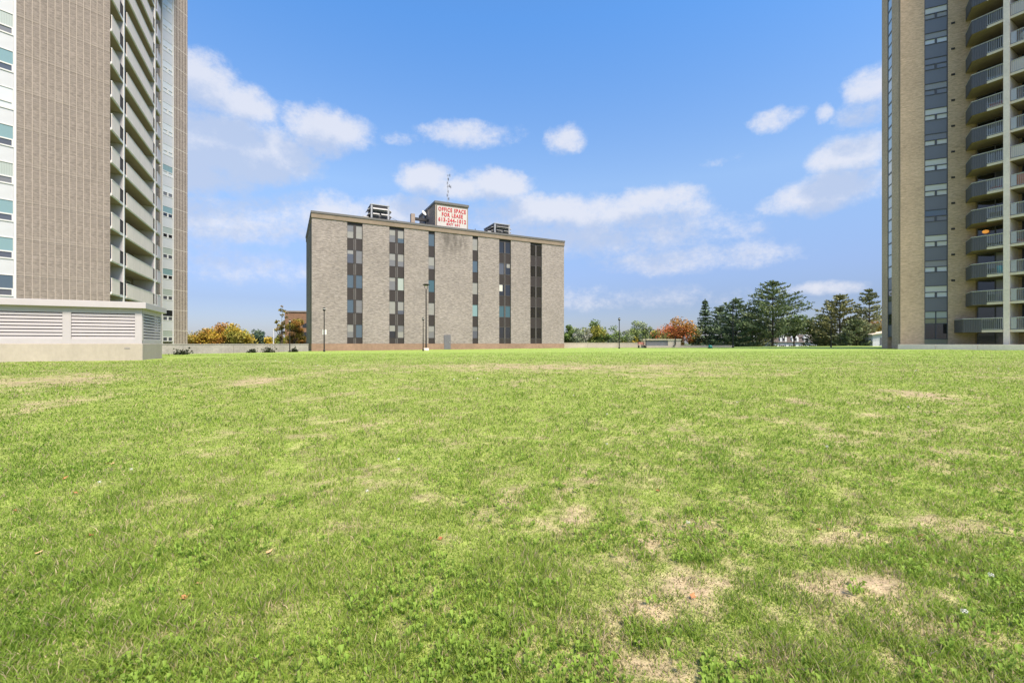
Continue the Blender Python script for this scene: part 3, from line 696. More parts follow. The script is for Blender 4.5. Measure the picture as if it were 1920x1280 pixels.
    mb.add([(i*.09, .02*math.sin(i*1.3), .08) for i in range(n)]+[(i*.09, .015*math.sin(i*1.3+.4), 1.05) for i in range(n)], [(i, i+1, n+i+1, n+i) for i in range(n-1)])
    obj('sheet', mb.mesh('sheet', M_['orange_cloth']), t)
    chair(4.0, -1.8, 8, 2.2, 'white plastic chair turned sideways behind the rail of a middle balcony')
    pot(3.5, -2.2, 3, 'faded_red', 'faded red flower box on a low balcony right of the pillar')
    pot(2.0, -2.2, 5, 'white_plastic', 'white flower box with red flowers behind angular balcony balusters')
    t = thing('storage_box', at(1.95, -2.1, 4), 'brown storage box behind the balusters of an angular balcony', 'box', None, H.rz)
    obj('chest', MB().box(-.4, .4, -.25, .25, 0, .55).mesh('chest', M_['brown_panel']), t); obj('lid', MB().box(-.43, .43, -.28, .28, .552, .62).mesh('lid', M_['brown_frame']), t)
    em = bpy.data.materials.new('lamp_glow'); em.use_nodes = True; bb = em.node_tree.nodes['Principled BSDF']; bb.inputs['Base Color'].default_value = (.8,.4,.1,1); bb.inputs['Emission Color'].default_value = (1,.42,.08,1); bb.inputs['Emission Strength'].default_value = .25
    t = thing('wall_lantern', (*H.w(.75, -.12), zs+ST*3+1.75), 'lit orange wall lantern above an angular balcony', 'lantern', None, H.rz)
    obj('globe', MB().lathe([(.05, 0), (.2, .06), (.26, .18), (.2, .3), (.06, .34)], 12).mesh('globe', em), t); obj('bracket', MB().box(-.04, .04, -.02, .13, .34, .4).mesh('bracket', M_['dark_metal']), t)
    # low concrete wall in front
    K = Fr((40.9, 48.25), 145)
    t = thing('low_wall', (*K.w(0), .6), 'low pale concrete wall along the foot of the tan brick tower', 'wall')
    for i in range(5):
        bevel(K.put('wall_block', MB().box(i*3.0, i*3.0+2.98, 0, .35, 0, ZP(645.6, 46)-.6).mesh('wall_block', M_['fin_concrete']), t, 0, 0, .6), .015)
right_tower()

# ------------------------------------------------------------------ office block
OF = Fr((-26.4, 60.0), 63.4)
def office():
    O = OF; z0 = .45; Ln = O.s_at(1057.5); dep = 16.4
    th = thing('office_building', (O.o[0], O.o[1], z0), 'five storey beige stone office block with narrow dark window strips', 'office building')
    zt = ZC+17.5; zfb = ZC+16.62; zpl = ZC+.0
    strips = [(651, 680, 2), (730, 758, 2), (803.5, 815.5, 1), (886, 896.5, 1), (936, 958, 2), (994.5, 1016, 2)]
    ss = [(O.s_at(a), O.s_at(b), n) for a, b, n in strips]
    edges = [0]+[v for a, b, _ in ss for v in (a, b)]+[Ln]
    mb = MB()
    for i in range(0, len(edges), 2): mb.box(edges[i], edges[i+1], 0, .5, zpl-z0, zfb-z0)
    mb.box(0, .5, .502, dep, zpl-z0, zfb-z0); mb.box(Ln-.5, Ln, .502, dep, zpl-z0, zfb-z0); mb.box(.5, Ln-.5, dep-.5, dep, zpl-z0, zfb-z0)
    O.put('wall', mb.mesh('wall', M_['stone_office']), th, 0, 0, z0)
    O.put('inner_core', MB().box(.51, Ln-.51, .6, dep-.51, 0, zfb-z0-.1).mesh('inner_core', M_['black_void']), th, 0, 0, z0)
    O.put('plinth', MB().box(-.03, Ln+.03, -.05, dep+.03, -.3, zpl-z0-.002).mesh('plinth', M_['plinth']), th, 0, 0, z0)
    fas = O.put('fascia', MB().box(-.06, Ln+.06, -.1, dep+.06, zfb-z0, zt-z0-.28).mesh('fascia', M_['tan_band']), th, 0, 0, z0)
    obj('coping', MB().box(-.12, Ln+.12, -.17, dep+.12, zt-z0-.278, zt-z0).mesh('coping', M_['coping']), fas)
    # control joints of the side wall
    sj = MB().box(-.03, -.001, 3.1, 3.3, zpl-z0, zfb-z0).mesh('downpipe', M_['brown_frame']); O.put('downpipe', sj, th, 0, 0, z0)
    pick = {(0,0): ('blind_pale','blind_pale'), (0,1): ('glass_slate','blind_grey'), (0,2): ('glass_blue','glass_blue'), (0,3): ('glass_blue','blind_grey'), (0,4): ('blind_grey','glass_blue'),
            (1,0): ('blind_grey','glass_blue'), (1,1): ('blind_grey','blind_grey'), (1,2): ('blind_grey','curtain_green'), (1,3): ('blind_pale','glass_slate'), (1,4): ('glass_dark','blind_pale'),
            (2,0): ('glass_blue',), (2,1): ('blind_grey',), (2,2): ('glass_teal',), (2,3): ('blind_pale',), (2,4): ('blind_grey',),
            (3,0): ('blind_pale',), (3,1): ('glass_blue',), (3,2): ('blind_pale',), (3,3): ('glass_sea',), (3,4): ('glass_slate',),
            (4,0): ('glass_dark','glass_dark'), (4,1): ('glass_slate','glass_dark'), (4,2): ('glass_dark','glass_dark'), (4,3): ('glass_teal','glass_teal'), (4,4): ('glass_dark','glass_dark')}
    rb = random.Random(12)
    for i, (a, b, n) in enumerate(ss):
        fw = .07; mw = .34 if i < 2 else .24
        fm = M_['brown_frame'] if i < 4 else M_['mullion']
        wf = MB().frame(0, b-a, .15, .3, -.04, 1.8, .039)
        cells = [(.04, b-a-.04)] if n == 1 else [(.04, (b-a)/2-mw/2), ((b-a)/2+mw/2, b-a-.04)]
        if n == 2:
            if i < 2: wf.box((b-a)/2-mw/2, (b-a)/2+mw/2, .12, .29, -.03, 1.79)
            else:
                c = (b-a)/2; wf.box(c-mw/2, c-mw/2+.07, .1, .29, -.03, 1.79).box(c+mw/2-.07, c+mw/2, .1, .29, -.03, 1.79).box(c-mw/2+.07, c+mw/2-.07, .16, .29, -.03, 1.79)
        wfm = wf.mesh('window', fm)
        pm = {}
        for k in range(5):
            zz = ZC+16.2-1.76-3.4*k
            w = O.put('window', wfm, th, a, 0, zz)
            names = pick.get((i, k), ('glass_brown', 'glass_brown'))
            for (c0, c1), nm in zip(cells, names):
                if (c0, nm) not in pm: pm[(c0, nm)] = MB().box(c0, c1, .2, .3, 0, 1.76).mesh('pane', M_[nm])
                obj('pane', pm[(c0, nm)], w)
                if i < 5 and (nm.startswith('blind') or rb.random() < .15):
                    bh = rb.uniform(.5, 1.25); obj('roller_blind', MB().box(c0+.03, c1-.03, .19, .199, 1.74-bh, 1.74).mesh('roller_blind', M_[rb.choice(['blind_pale', 'curtain_grey', 'blind_grey'])]), w)
            # spandrels under the window, one per light
            h0 = -1.6 if k < 4 else -.82
            for ci, (c0, c1) in enumerate(cells):
                if ('s', c0, h0) not in pm: pm[('s', c0, h0)] = MB().box(c0, c1 if n == 1 else c1, .17, .3, h0, -.045).mesh('spandrel_panel', M_['brown_panel'])
                O.put('spandrel_panel', pm[('s', c0, h0)], th, a, 0, zz)
            if n == 2:
                if 'm' not in pm or h0 == -.82:
                    c = (b-a)/2; q = MB().box(c-.1, c-.03, .13, .3, h0, -.045).box(c+.03, c+.1, .13, .3, h0, -.045).box(c-mw/2, c-.1, .172, .3, h0, -.045).box(c+.1, c+mw/2, .172, .3, h0, -.045)
                    pm['m'] = q.mesh('mullion', M_['mullion'])
                O.put('mullion', pm['m'], th, a, 0, zz)
        O.put('head_panel', MB().box(.02, b-a-.02, .16, .3, 0, .5).mesh('head_panel', M_['brown_panel']), th, a, 0, ZC+16.2+.045)
    # blinds half down behind a few panes of the strips further right
    a, b = ss[4][0], ss[4][1]
    for k, c0, c1, z_, h_, nm in ((1, 1.35, 1.9, 1.1, .6, 'blind_pale'), (2, .1, .65, .7, 1.0, 'blind_white')):
        O.put('roller_blind', MB().box(c0*(b-a)/2, c1*(b-a)/2, .188, .199, z_, z_+h_).mesh('roller_blind', M_[nm]), th, a, 0, ZC+16.2-1.76-3.4*k)
    d0 = O.s_at(832.5); d1 = O.s_at(844.8)
    dr = O.put('door', MB().box(d0, d1, -.09, .1, 0, 2.15).mesh('door', mat('door_grey', (.13,.13,.15), .5)), th, 0, 0, ZC-.85)
    obj('handle', MB().box(d1-.2, d1-.14, -.14, -.09, .95, 1.15).mesh('handle', M_['galvanised']), dr)
    O.put('roof', MB().box(.2, Ln-.2, .2, dep-.2, zt-z0-.6, zt-z0-.35).mesh('roof', M_['roof_gravel']), th, 0, 0, z0)
    # penthouse
    ph = O.put('penthouse', MB().box(17.0, 22.25, .7, 9.6, zt-z0-.3, ZC+21.05-z0).mesh('penthouse', mat('penthouse_brick', (.30,.25,.215), .9, .2, 5, (1, 1, 4), var2=.12)), th, 0, 0, z0)
    obj('coping', MB().box(16.9, 22.35, .55, 9.7, ZC+21.05-z0, ZC+21.4-z0).mesh('coping', M_['coping']), ph)
    obj('pilaster', MB().box(16.85, 17.0, 5.6, 6.6, zt-z0-.3, ZC+21.0-z0).mesh('pilaster', M_['brown_frame']), ph)
    ch = O.put('chimney', MB().box(14.2, 14.8, 4.0, 4.6, zt-z0-.3, ZC+20.0-z0).mesh('chimney', M_['penthouse_brick']), th, 0, 0, z0)
    obj('duct', MB().box(14.8, 17.05, 4.1, 4.5, ZC+19.1-z0, ZC+19.5-z0).mesh('duct', M_['dark_metal']), ch)
    # sign
    sz0, sz1 = ZC+17.72, ZC+20.72; sw = 4.8
    p = O.w(17.25, .7); sg = thing('lease_sign', (p[0], p[1], sz0), 'white rooftop board with red OFFICE SPACE FOR LEASE lettering', 'sign', None, O.rz)
    obj('board', MB().box(0, sw, -.1, -.003, 0, sz1-sz0).mesh('board', M_['sign_white']), sg)
    obj('frame', MB().frame(-.05, sw+.05, -.09, -.004, -.05, sz1-sz0+.05, .049).mesh('frame', M_['coping']), sg)
    def text(s, x0, x1, z, h):
        cu = bpy.data.curves.new('lettering', 'FONT'); cu.body = s; cu.size = 1; cu.offset = .03; cu.extrude = .01; cu.space_character = 1.18; cu.space_word = 1.15; cu.resolution_u = 3
        to = bpy.data.objects.new('lettering_curve', cu); COL.objects.link(to)
        dg = bpy.context.evaluated_depsgraph_get(); me = bpy.data.meshes.new_from_object(to.evaluated_get(dg)); bpy.data.objects.remove(to)
        v = np.empty(len(me.vertices)*3); me.vertices.foreach_get('co', v); v = v.reshape(-1, 3)
        lo, hi = v.min(0), v.max(0); q = np.empty_like(v)
        q[:, 0] = x0+(v[:, 0]-lo[0])/(hi[0]-lo[0])*(x1-x0); q[:, 2] = z+(v[:, 1]-lo[1])/(hi[1]-lo[1])*h
        q[:, 1] = -.115+(v[:, 2]-lo[2])/(hi[2]-lo[2])*-.02
        me.vertices.foreach_set('co', q.ravel()); me.materials.clear(); me.materials.append(M_['sign_red']); me.update()
        return obj('lettering', me, sg)
    text('OFFICE SPACE', .2, 4.6, 2.22, .62); text('FOR LEASE', .75, 4.1, 1.46, .6); text('613-244-1012', .2, 4.62, .68, .62); text('EXT 201', 1.5, 3.6, .2, .34)
    # roof units
    def unit(s, y, w, d, h, label):
        p = O.w(s, y); t = thing('roof_ventilator', (p[0], p[1], zt-.35), label, 'ventilator', 'hooded roof ventilators', O.rz)
        obj('casing', MB().box(0, w, 0, d, 0, h).mesh('casing', M_['dark_metal']), t)
        mb = MB()
        for x in (0, w-.16):
            for yy in (0, d-.16): mb.box(x-.04, x+.2, yy-.04, yy+.2, 0, h+.02)
        obj('corner_frame', mb.mesh('corner_frame', M_['galvanised']), t)
        obj('top', MB().box(-.08, w+.08, -.08, d+.08, h+.02, h+.14).mesh('top', M_['galvanised']), t)
        for k in range(3):
            zz = .35+k*(h-.35)/3; e = zz+(h-.35)/3-.38; o_ = .42
            for x0, x1 in (((.22, w-.22),) if k == 2 else ((.22, w/2-.12), (w/2+.12, w-.22))):
                obj('hood', MB().add([(x0, -.02, e), (x1, -.02, e), (x1, -o_, zz+.12), (x0, -o_, zz+.12), (x0, -.02, e-.05), (x1, -.02, e-.05), (x1, -o_, zz+.06), (x0, -o_, zz+.06)], [(0,3,2,1),(4,5,6,7),(3,7,6,2),(0,4,7,3),(1,2,6,5)]).mesh('hood', M_['hood_white']), t)
            for x, sgn in ((-.02, -1), (w+.02, 1)):
                if k == 0 and sgn < 0: continue
                obj('hood', MB().add([(x, .22, e), (x, d-.22, e), (x+sgn*o_, d-.22, zz+.12), (x+sgn*o_, .22, zz+.12), (x, .22, e-.05), (x, d-.22, e-.05), (x+sgn*o_, d-.22, zz+.06), (x+sgn*o_, .22, zz+.06)], [(0,1,2,3),(7,6,5,4),(2,6,7,3),(0,3,7,4),(1,5,6,2)]).mesh('hood', M_['hood_white']), t)
            obj('cross_rail', MB().box(.21, w-.21, -.05, -.001, zz-.06, zz).mesh('cross_rail', M_['galvanised']), t)
        obj('duct', MB().box(-1.0, -.3, .4, d+1.5, 0, .95).mesh('duct', M_['hood_white']), t)
    s1 = O.s_at(700); unit(s1-.1, 1.2, 2.5, 2.4, 2.55, 'hooded metal roof ventilator between the stone corner and the lease sign')
    s2 = O.s_at(931); unit(s2+.2, 1.2, 2.7, 4.2, 2.1, 'hooded metal roof ventilator beyond the lease sign')
    # mast
    p = O.w(20.4, 5.0); t = thing('antenna_mast', (p[0], p[1], ZC+21.4), 'thin lattice antenna mast standing on the penthouse roof', 'mast')
    H_ = 5.9; mb = MB(); c3 = [(.11*math.cos(a), .11*math.sin(a)) for a in (0, 2.094, 4.189)]
    for x, y in c3: mb.tube((x, y, 0), (x*.6, y*.6, H_), .022, .016, 5)
    for i in range(16):
        a, b = c3[i % 3], c3[(i+1) % 3]; mb.tube((*a, i*H_/16), (*b, (i+1)*H_/16), .012, .012, 4)
    obj('lattice', mb.mesh('lattice', M_['galvanised']), t)
    for z, l, ang in ((5.8, .35, .2), (5.2, .2, 1), (4.6, .25, 2), (4.1, .3, .4), (3.9, .5, 0), (3.2, .2, 1.2), (2.6, .2, 2.2), (2.0, .2, .4), (1.2, .4, .7), (.8, .35, 2.6)):
        x, y = math.cos(ang)*l, math.sin(ang)*l
        obj('aerial', MB().tube((-x*.3, -y*.3, z), (x, y, z), .03, .03, 5).tube((x, y, z-.22), (x, y, z+.22), .05, .05, 6).mesh('aerial', M_['dark_metal']), t)
    for (s, y, hh, lab) in ((O.s_at(735), 2.5, 1.1, 'low roof aerial with bare rods beside the left roof ventilator'), (O.s_at(899), 2.0, .8, 'small roof aerial just beyond the lease sign')):
        p = O.w(s, y); t = thing('roof_aerial', (p[0], p[1], zt-.35), lab, 'aerial', None, O.rz)
        obj('stem', MB().tube((0, 0, 0), (.1, 0, hh+.4), .03, .02, 6).mesh('stem', M_['dark_metal']), t)
        mb = MB(); mb.tube((-.4, 0, hh*.7), (2.2 if hh > 1 else .6, 0, hh*.35), .025, .02, 5).tube((.1, 0, hh+.4), (2.8 if hh > 1 else .4, .2, hh*.5), .02, .02, 5)
        for i in range(6 if hh > 1 else 2): mb.box(-.3+i*.45, -.2+i*.45, -.3, .3, hh*.68-i*.08, hh*.76-i*.08)
        obj('rods', mb.mesh('rods', M_['dark_metal']), t)
    p = O.w(16.3, 4.6); t = thing('satellite_dish', (p[0], p[1], ZC+19.5), 'small pale satellite dish on the roof duct beside the penthouse', 'dish', None, O.rz)
    obj('arm', MB().tube((0, 0, 0), (0, 0, .9), .04, .04, 6).tube((0, 0, .8), (.3, -.4, 1.0), .025, .02, 5).mesh('arm', M_['galvanised']), t)
    mb = MB(); mb.lathe([(.02, 0), (.25, .04), (.42, .13), (.45, .17), (.40, .15), (.2, .06)], 14); o = obj('dish', mb.mesh('dish', M_['white_plastic']), t, (0, 0, .9)); o.rotation_euler = (rad(60), 0, rad(35))
office()

# ------------------------------------------------------------------ louvred vent house
def vent_house():
    d = 24.0; V = Fr((WX(267.5, d), d), 63.4)      # x=0 is the right front corner, the front runs to negative x
    z0 = ZC-1.1; Ln = 9.0; dep = 4.3; t = thing('vent_house', (*V.o, z0), 'low cream concrete vent house with pale grey metal louvres and flat cap', 'vent house')
    zl = ZC-z0                                      # ledge at eye level
    zc0, zc1 = ZC+1.84-z0, ZC+2.16-z0
    bevel(V.put('base_wall', MB().box(-Ln, 0, 0, dep, 0, zl).mesh('base_wall', M_['cream_concrete']), t, 0, 0, z0), .02)
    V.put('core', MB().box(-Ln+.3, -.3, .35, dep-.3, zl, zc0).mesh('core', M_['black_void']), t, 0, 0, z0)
    bevel(V.put('roof_cap', MB().box(-Ln-.2, .18, -.2, dep+.25, zc0, zc1).mesh('roof_cap', M_['louver_paint']), t, 0, 0, z0), .015)
    fr = MB()
    posts = [-.0, -2.85, -5.7, -8.55]
    ya = .04
    fr.box(-Ln, -.03, ya, ya+.08, zl+.004, zl+.24).box(-Ln, -.03, ya, ya+.08, zc0-.28, zc0-.002)
    for p in posts: fr.box(p-.32, p-.03 if p == 0 else p, ya-.012, ya+.09, zl+.004, zc0-.002)
    fr.box(-.125, -.03, ya+.092, dep-.03, zl+.004, zl+.16).box(-.125, -.03, ya+.092, dep-.03, zc0-.25, zc0-.002).box(-.13, -.02, ya+.092, .28, zl+.16, zc0-.25).box(-.13, -.02, dep-.25, dep-.02, zl+.16, zc0-.25)
    V.put('louver_frame', fr.mesh('louver_frame', M_['louver_paint']), t, 0, 0, z0)
    lo, hi = zl+.24, zc0-.28; n = 8; p = (hi-lo)/n
    def slat(x0, x1):
        return MB().add([(x0, .02, 0), (x1, .02, 0), (x1, .03, p*.62), (x0, .03, p*.62), (x0, .17, p*.98), (x1, .17, p*.98), (x0, .04, 0), (x1, .04, 0), (x0, .185, p*.96), (x1, .185, p*.96)],
                        [(0,1,2,3), (3,2,5,4), (0,6,7,1), (6,8,9,7), (4,5,9,8), (0,3,4,8,6), (1,7,9,5,2)]).mesh('slat', M_['louver_paint'])
    for a, b in ((-2.84, -.325), (-5.69, -3.18), (-8.54, -6.03)):
        m = slat(a, b)
        for k in range(n): V.put('slat', m, t, 0, .03, z0+lo+k*p)
    # side louvres: the same slat turned the corner
    n2 = 9; lo, hi = zl+.16, zc0-.25; p = (hi-lo)/n2
    m = MB().add([(-x, y, z) for (x, y, z) in []], []) 
    m = slat(.29, dep-.26)
    for k in range(n2):
        o = V.put('slat', m, t, 0, 0, z0+lo+k*p); q = V.w(-.01, 0); o.location = (q[0]-t.location.x, q[1]-t.location.y, o.location.z); o.rotation_euler.z = V.rz+math.pi/2
    obj_ = V.put('wall_patch', MB().box(-.75, -.52, -.012, 0, zl-.28, zl-.2).mesh('wall_patch', M_['weathered_concrete']), t, 0, 0, z0)
vent_house()

# ------------------------------------------------------------------ low walls
def wall_run(label, pts, zt, zb, th_, m, seg):
    a = Vector(pts[0]); b = Vector(pts[1]); L_ = (b-a).length; az = math.degrees(math.atan2(b.x-a.x, b.y-a.y)); R_ = Fr((a.x, a.y), az)
    t = thing('low_wall', (a.x, a.y, zb), label, 'wall')
    n = max(1, round(L_/seg)); s = L_/n
    me = MB().box(.012, s-.012, 0, th_, 0, zt-zb).mesh('wall_block', M_[m]); cp = MB().box(.004, s-.004, -.03, th_+.03, zt-zb+.002, zt-zb+.09).mesh('cap_block', M_[m])
    for i in range(n):
        o = R_.put('wall_block', me, t, i*s, 0, zb); obj('cap_block', cp, o)
wall_run('weathered grey concrete wall from the vent house to the office corner', [(-33.2, 38.5), (-26.2, 58.6)], ZP(646, 50), .2, .3, 'weathered_concrete', 5.3)
e = OF.w(OF.s_at(1057.5), 2.0)
wall_run('long pale pinkish concrete wall running on from the office corner', [(e[0]+.1, e[1]), (WX(1212, 77.5), 77.0)], ZP(643.2, 78), .2, .3, 'pink_concrete', 4.6)
wall_run('low tan concrete edge beyond the small louvred vent box', [(WX(1276, 73), 73.0), (WX(1376, 72), 72)], ZP(648.3, 73), .2, .5, 'pink_concrete', 4.2)

def vent_box():
    d = 72.0; V = Fr((WX(1209, d), d+.6), 96); z0 = LZ(V.o[0], d)-.1; w = 5.7; h = ZP(637.3, d)-z0
    t = thing('vent_box', (*V.o, z0), 'small concrete vent box with grey louvres and a bent pipe', 'vent box')
    V.put('body', MB().box(0, .25, 0, 2.5, 0, h).box(3.75, w, 0, 2.5, 0, h).box(.25, 3.75, .25, 2.5, 0, h).box(.25, 3.75, 0, .25, 0, .45).mesh('body', M_['pink_concrete']), t, 0, 0, z0)
    V.put('roof_slab', MB().box(-.12, w+.1, -.12, 2.6, h+.002, h+.15).mesh('roof_slab', M_['slab_edge']), t, 0, 0, z0)
    sl = MB().add([(.25, .02, 0), (3.75, .02, 0), (3.75, .16, .15), (.25, .16, .15), (.25, .05, 0), (3.75, .05, 0), (3.75, .19, .15), (.25, .19, .15)], [(0,1,2,3), (7,6,5,4), (0,4,5,1), (3,2,6,7)]).mesh('slat', mat('louver_grey', (.28,.29,.31), .5))
    for k in range(int((h-.47)/.16)): V.put('slat', sl, t, 0, 0, z0+.47+k*.16)
    V.put('pipe', MB().tube((4.85, -.15, .55), (4.85, -.15, h+.6), .07, .07, 8).tube((4.85, -.15, .58), (4.5, -.2, .42), .07, .07, 8).mesh('pipe', M_['black_post']), t, 0, 0, z0)
vent_box()

# ------------------------------------------------------------------ lamp posts
def post(px, d, ytop, ybase, label, head, r=.055, sign=False, base=False):
    x = WX(px, d); z0 = LZ(x, d)-.05; z1 = ZP(ytop, d); h = z1-z0
    t = thing('lamp_post', (x, d, z0), label, 'lamp post', 'slim black lamp posts round the lawn')
    obj('pole', MB().lathe([(r*1.9, 0), (r*1.9, .25), (r*1.25, .32), (r, h*.5), (r*.85, h)], 10).mesh('pole', M_['black_post']), t)
    if base: obj('footing', MB().lathe([(.35, -.1), (.35, .3), (.3, .34)], 14).mesh('footing', M_['fin_concrete']), t)
    if head == 'disc':
        ys = MB()
        for s in (-1, 1): ys.tube((0, 0, h-.02), (s*.22, 0, h+.35), .03, .03, 6).tube((s*.22, 0, h+.35), (s*.16, 0, h+.62), .03, .03, 6)
        obj('yoke', ys.mesh('yoke', M_['black_post']), t)
        hd = obj('lamp_head', MB().lathe([(.12, h+.56), (.42, h+.64), (.46, h+.70), (.3, h+.78), (.05, h+.82)], 18).mesh('lamp_head', M_['black_post']), t)
        obj('lens', MB().lathe([(.10, h+.52), (.16, h+.56), (.10, h+.555)], 12).mesh('lens', M_['lamp_lens']), hd)
    else:
        hd = obj('lamp_head', MB().lathe([(r*1.0, h), (r*2.2, h+.05), (r*2.6, h+.12), (r*2.4, h+.3), (r*2.7, h+.33), (r*.8, h+.42)], 12).mesh('lamp_head', M_['black_post']), t)
        obj('lens', MB().lathe([(r*2.5, h+.14), (r*2.5, h+.27), (r*2.45, h+.28)], 12).mesh('lens', M_['lamp_lens']), hd)
    if sign: obj('sign_plate', MB().box(-.22, .24, .07, .09, ZP(627, d)-z0, ZP(618, d)-z0).mesh('sign_plate', M_['white_plastic']), t)
post(799, 58, 544, 652, 'tall black post with a wide flat lamp head before the office', 'disc', .075, base=True)
post(608, 53, 583, 656, 'black lamp post with a small white sign plate before the office', 'cap', .06, sign=True)
post(793.5, 55, 601, 655, 'short black lamp post beside the taller flat headed post', 'cap', .05)
post(543.5, 53, 606, 656, 'black lamp post before the weathered grey wall', 'cap', .05)
post(1161, 66, 601, 653, 'black lamp post before the long pinkish wall', 'cap', .065)
post(1211, 70, 618, 652, 'black lamp post at the corner of the small vent box', 'cap', .06)
post(1374, 68, 572, 652, 'tall dark lamp post before the dark pines', 'cap', .075)
post(1558, 66, 600, 652, 'dark lamp post before the yellowish pine', 'cap', .06)

x, d = WX(1203, 70), 70; t = thing('garden_bench', (x, d, LZ(x, d)), 'small faded red bench before the long pinkish wall', 'bench', None, .1)
for i in range(3): obj('seat_plank', MB().box(-.55, .55, -.2+i*.14, -.08+i*.14, .42, .46).mesh('seat_plank', M_['faded_red']), t)
for i in range(2): obj('back_plank', MB().box(-.55, .55, .25, .28, .6+i*.17, .73+i*.17).mesh('back_plank', M_['faded_red']), t)
for s in (-.45, .45): obj('leg', MB().box(s-.04, s+.04, -.2, .24, 0, .42).box(s-.04, s+.04, .24, .3, .0, .9).mesh('leg', M_['dark_metal']), t)
x, d = WX(1331.5, 62), 62; t = thing('drain_dome', (x, d, LZ(x, d)-.02), 'small teal green domed cover standing on the lawn', 'cover')
obj('dome', MB().lathe([(.26, .12), (.27, .3), (.2, .42), (.06, .47)], 14).mesh('dome', M_['teal_plastic']), t); obj('foot', MB().lathe([(.3, 0), (.3, .1), (.24, .12)], 14).mesh('foot', M_['dark_metal']), t)

# ------------------------------------------------------------------ trees
def quads(P, U, Vv, C, name, m):
    n = len(P); V = np.stack([P-U-Vv*.25, P+Vv*-1.0+U*.2, P+U, P+Vv], 1)
    return set_mesh(name, V.reshape(-1, 3), np.arange(4*n), np.arange(0, 4*n, 4), M_[m], np.repeat(C, 4, 0))
def unit3(r, n):
    v = r.normal(size=(n, 3)); return v/np.linalg.norm(v, axis=1, keepdims=True)
def broad(name, label, px, d, ytop, wpx, cols, seed, n=5600, leaf=.2, sparse=0, group='broad leaved trees beyond the lawn', squash=1, zb=-1.6, cat='tree', low=.25):
    r = np.random.default_rng(seed); x = WX(px, d); H = ZP(ytop, d)-zb; R = wpx/2*d/F
    t = thing(name, (x, d, zb), label, cat, group)
    c0 = H*low; ch = H-c0
    cz = c0+ch*.5
    nc = int(34 if not sparse else 26); cl = []
    while len(cl) < nc:
        u = r.normal(size=3); u /= np.linalg.norm(u); q = u*(r.random()**.45)
        cl.append((q[0]*R*.86, q[1]*R*.86*squash, cz+q[2]*ch*.46-abs(q[0])*ch*.08))
    cl = np.array(cl); cs = (.27+.2*r.random(nc))*R*(.72 if sparse else 1)
    k = r.integers(0, nc, n); u = unit3(r, n)*(r.random(n)**.4)[:, None]
    P = cl[k]+u*cs[k][:, None]*np.array([1, 1, .8])
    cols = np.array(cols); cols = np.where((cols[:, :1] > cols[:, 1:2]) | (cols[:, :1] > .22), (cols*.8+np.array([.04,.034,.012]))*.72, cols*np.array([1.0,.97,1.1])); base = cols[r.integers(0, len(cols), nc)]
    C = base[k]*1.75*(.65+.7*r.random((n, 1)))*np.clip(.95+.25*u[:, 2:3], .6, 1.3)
    a = unit3(r, n); b = np.cross(a, unit3(r, n)); b /= np.linalg.norm(b, axis=1, keepdims=True)
    s = leaf*(.55+.8*r.random((n, 1)))
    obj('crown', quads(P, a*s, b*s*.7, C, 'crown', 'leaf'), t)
    tr = MB(); rt = max(.07, H*.018); tr.tube((0, 0, 0), (.1, 0, c0+ch*.3), rt, rt*.7, 8)
    for i in r.choice(nc, min(11, nc), replace=False):
        p = cl[i]; mid = (p[0]*.45, p[1]*.45, (c0+p[2])*.5+ch*.06); tr.tube((.1*.6, 0, c0*.75+ch*.1*r.random()), mid, rt*.5, rt*.32, 6).tube(mid, tuple(p), rt*.32, rt*.1, 5)
    obj('trunk', tr.mesh('trunk', M_['bark']), t)
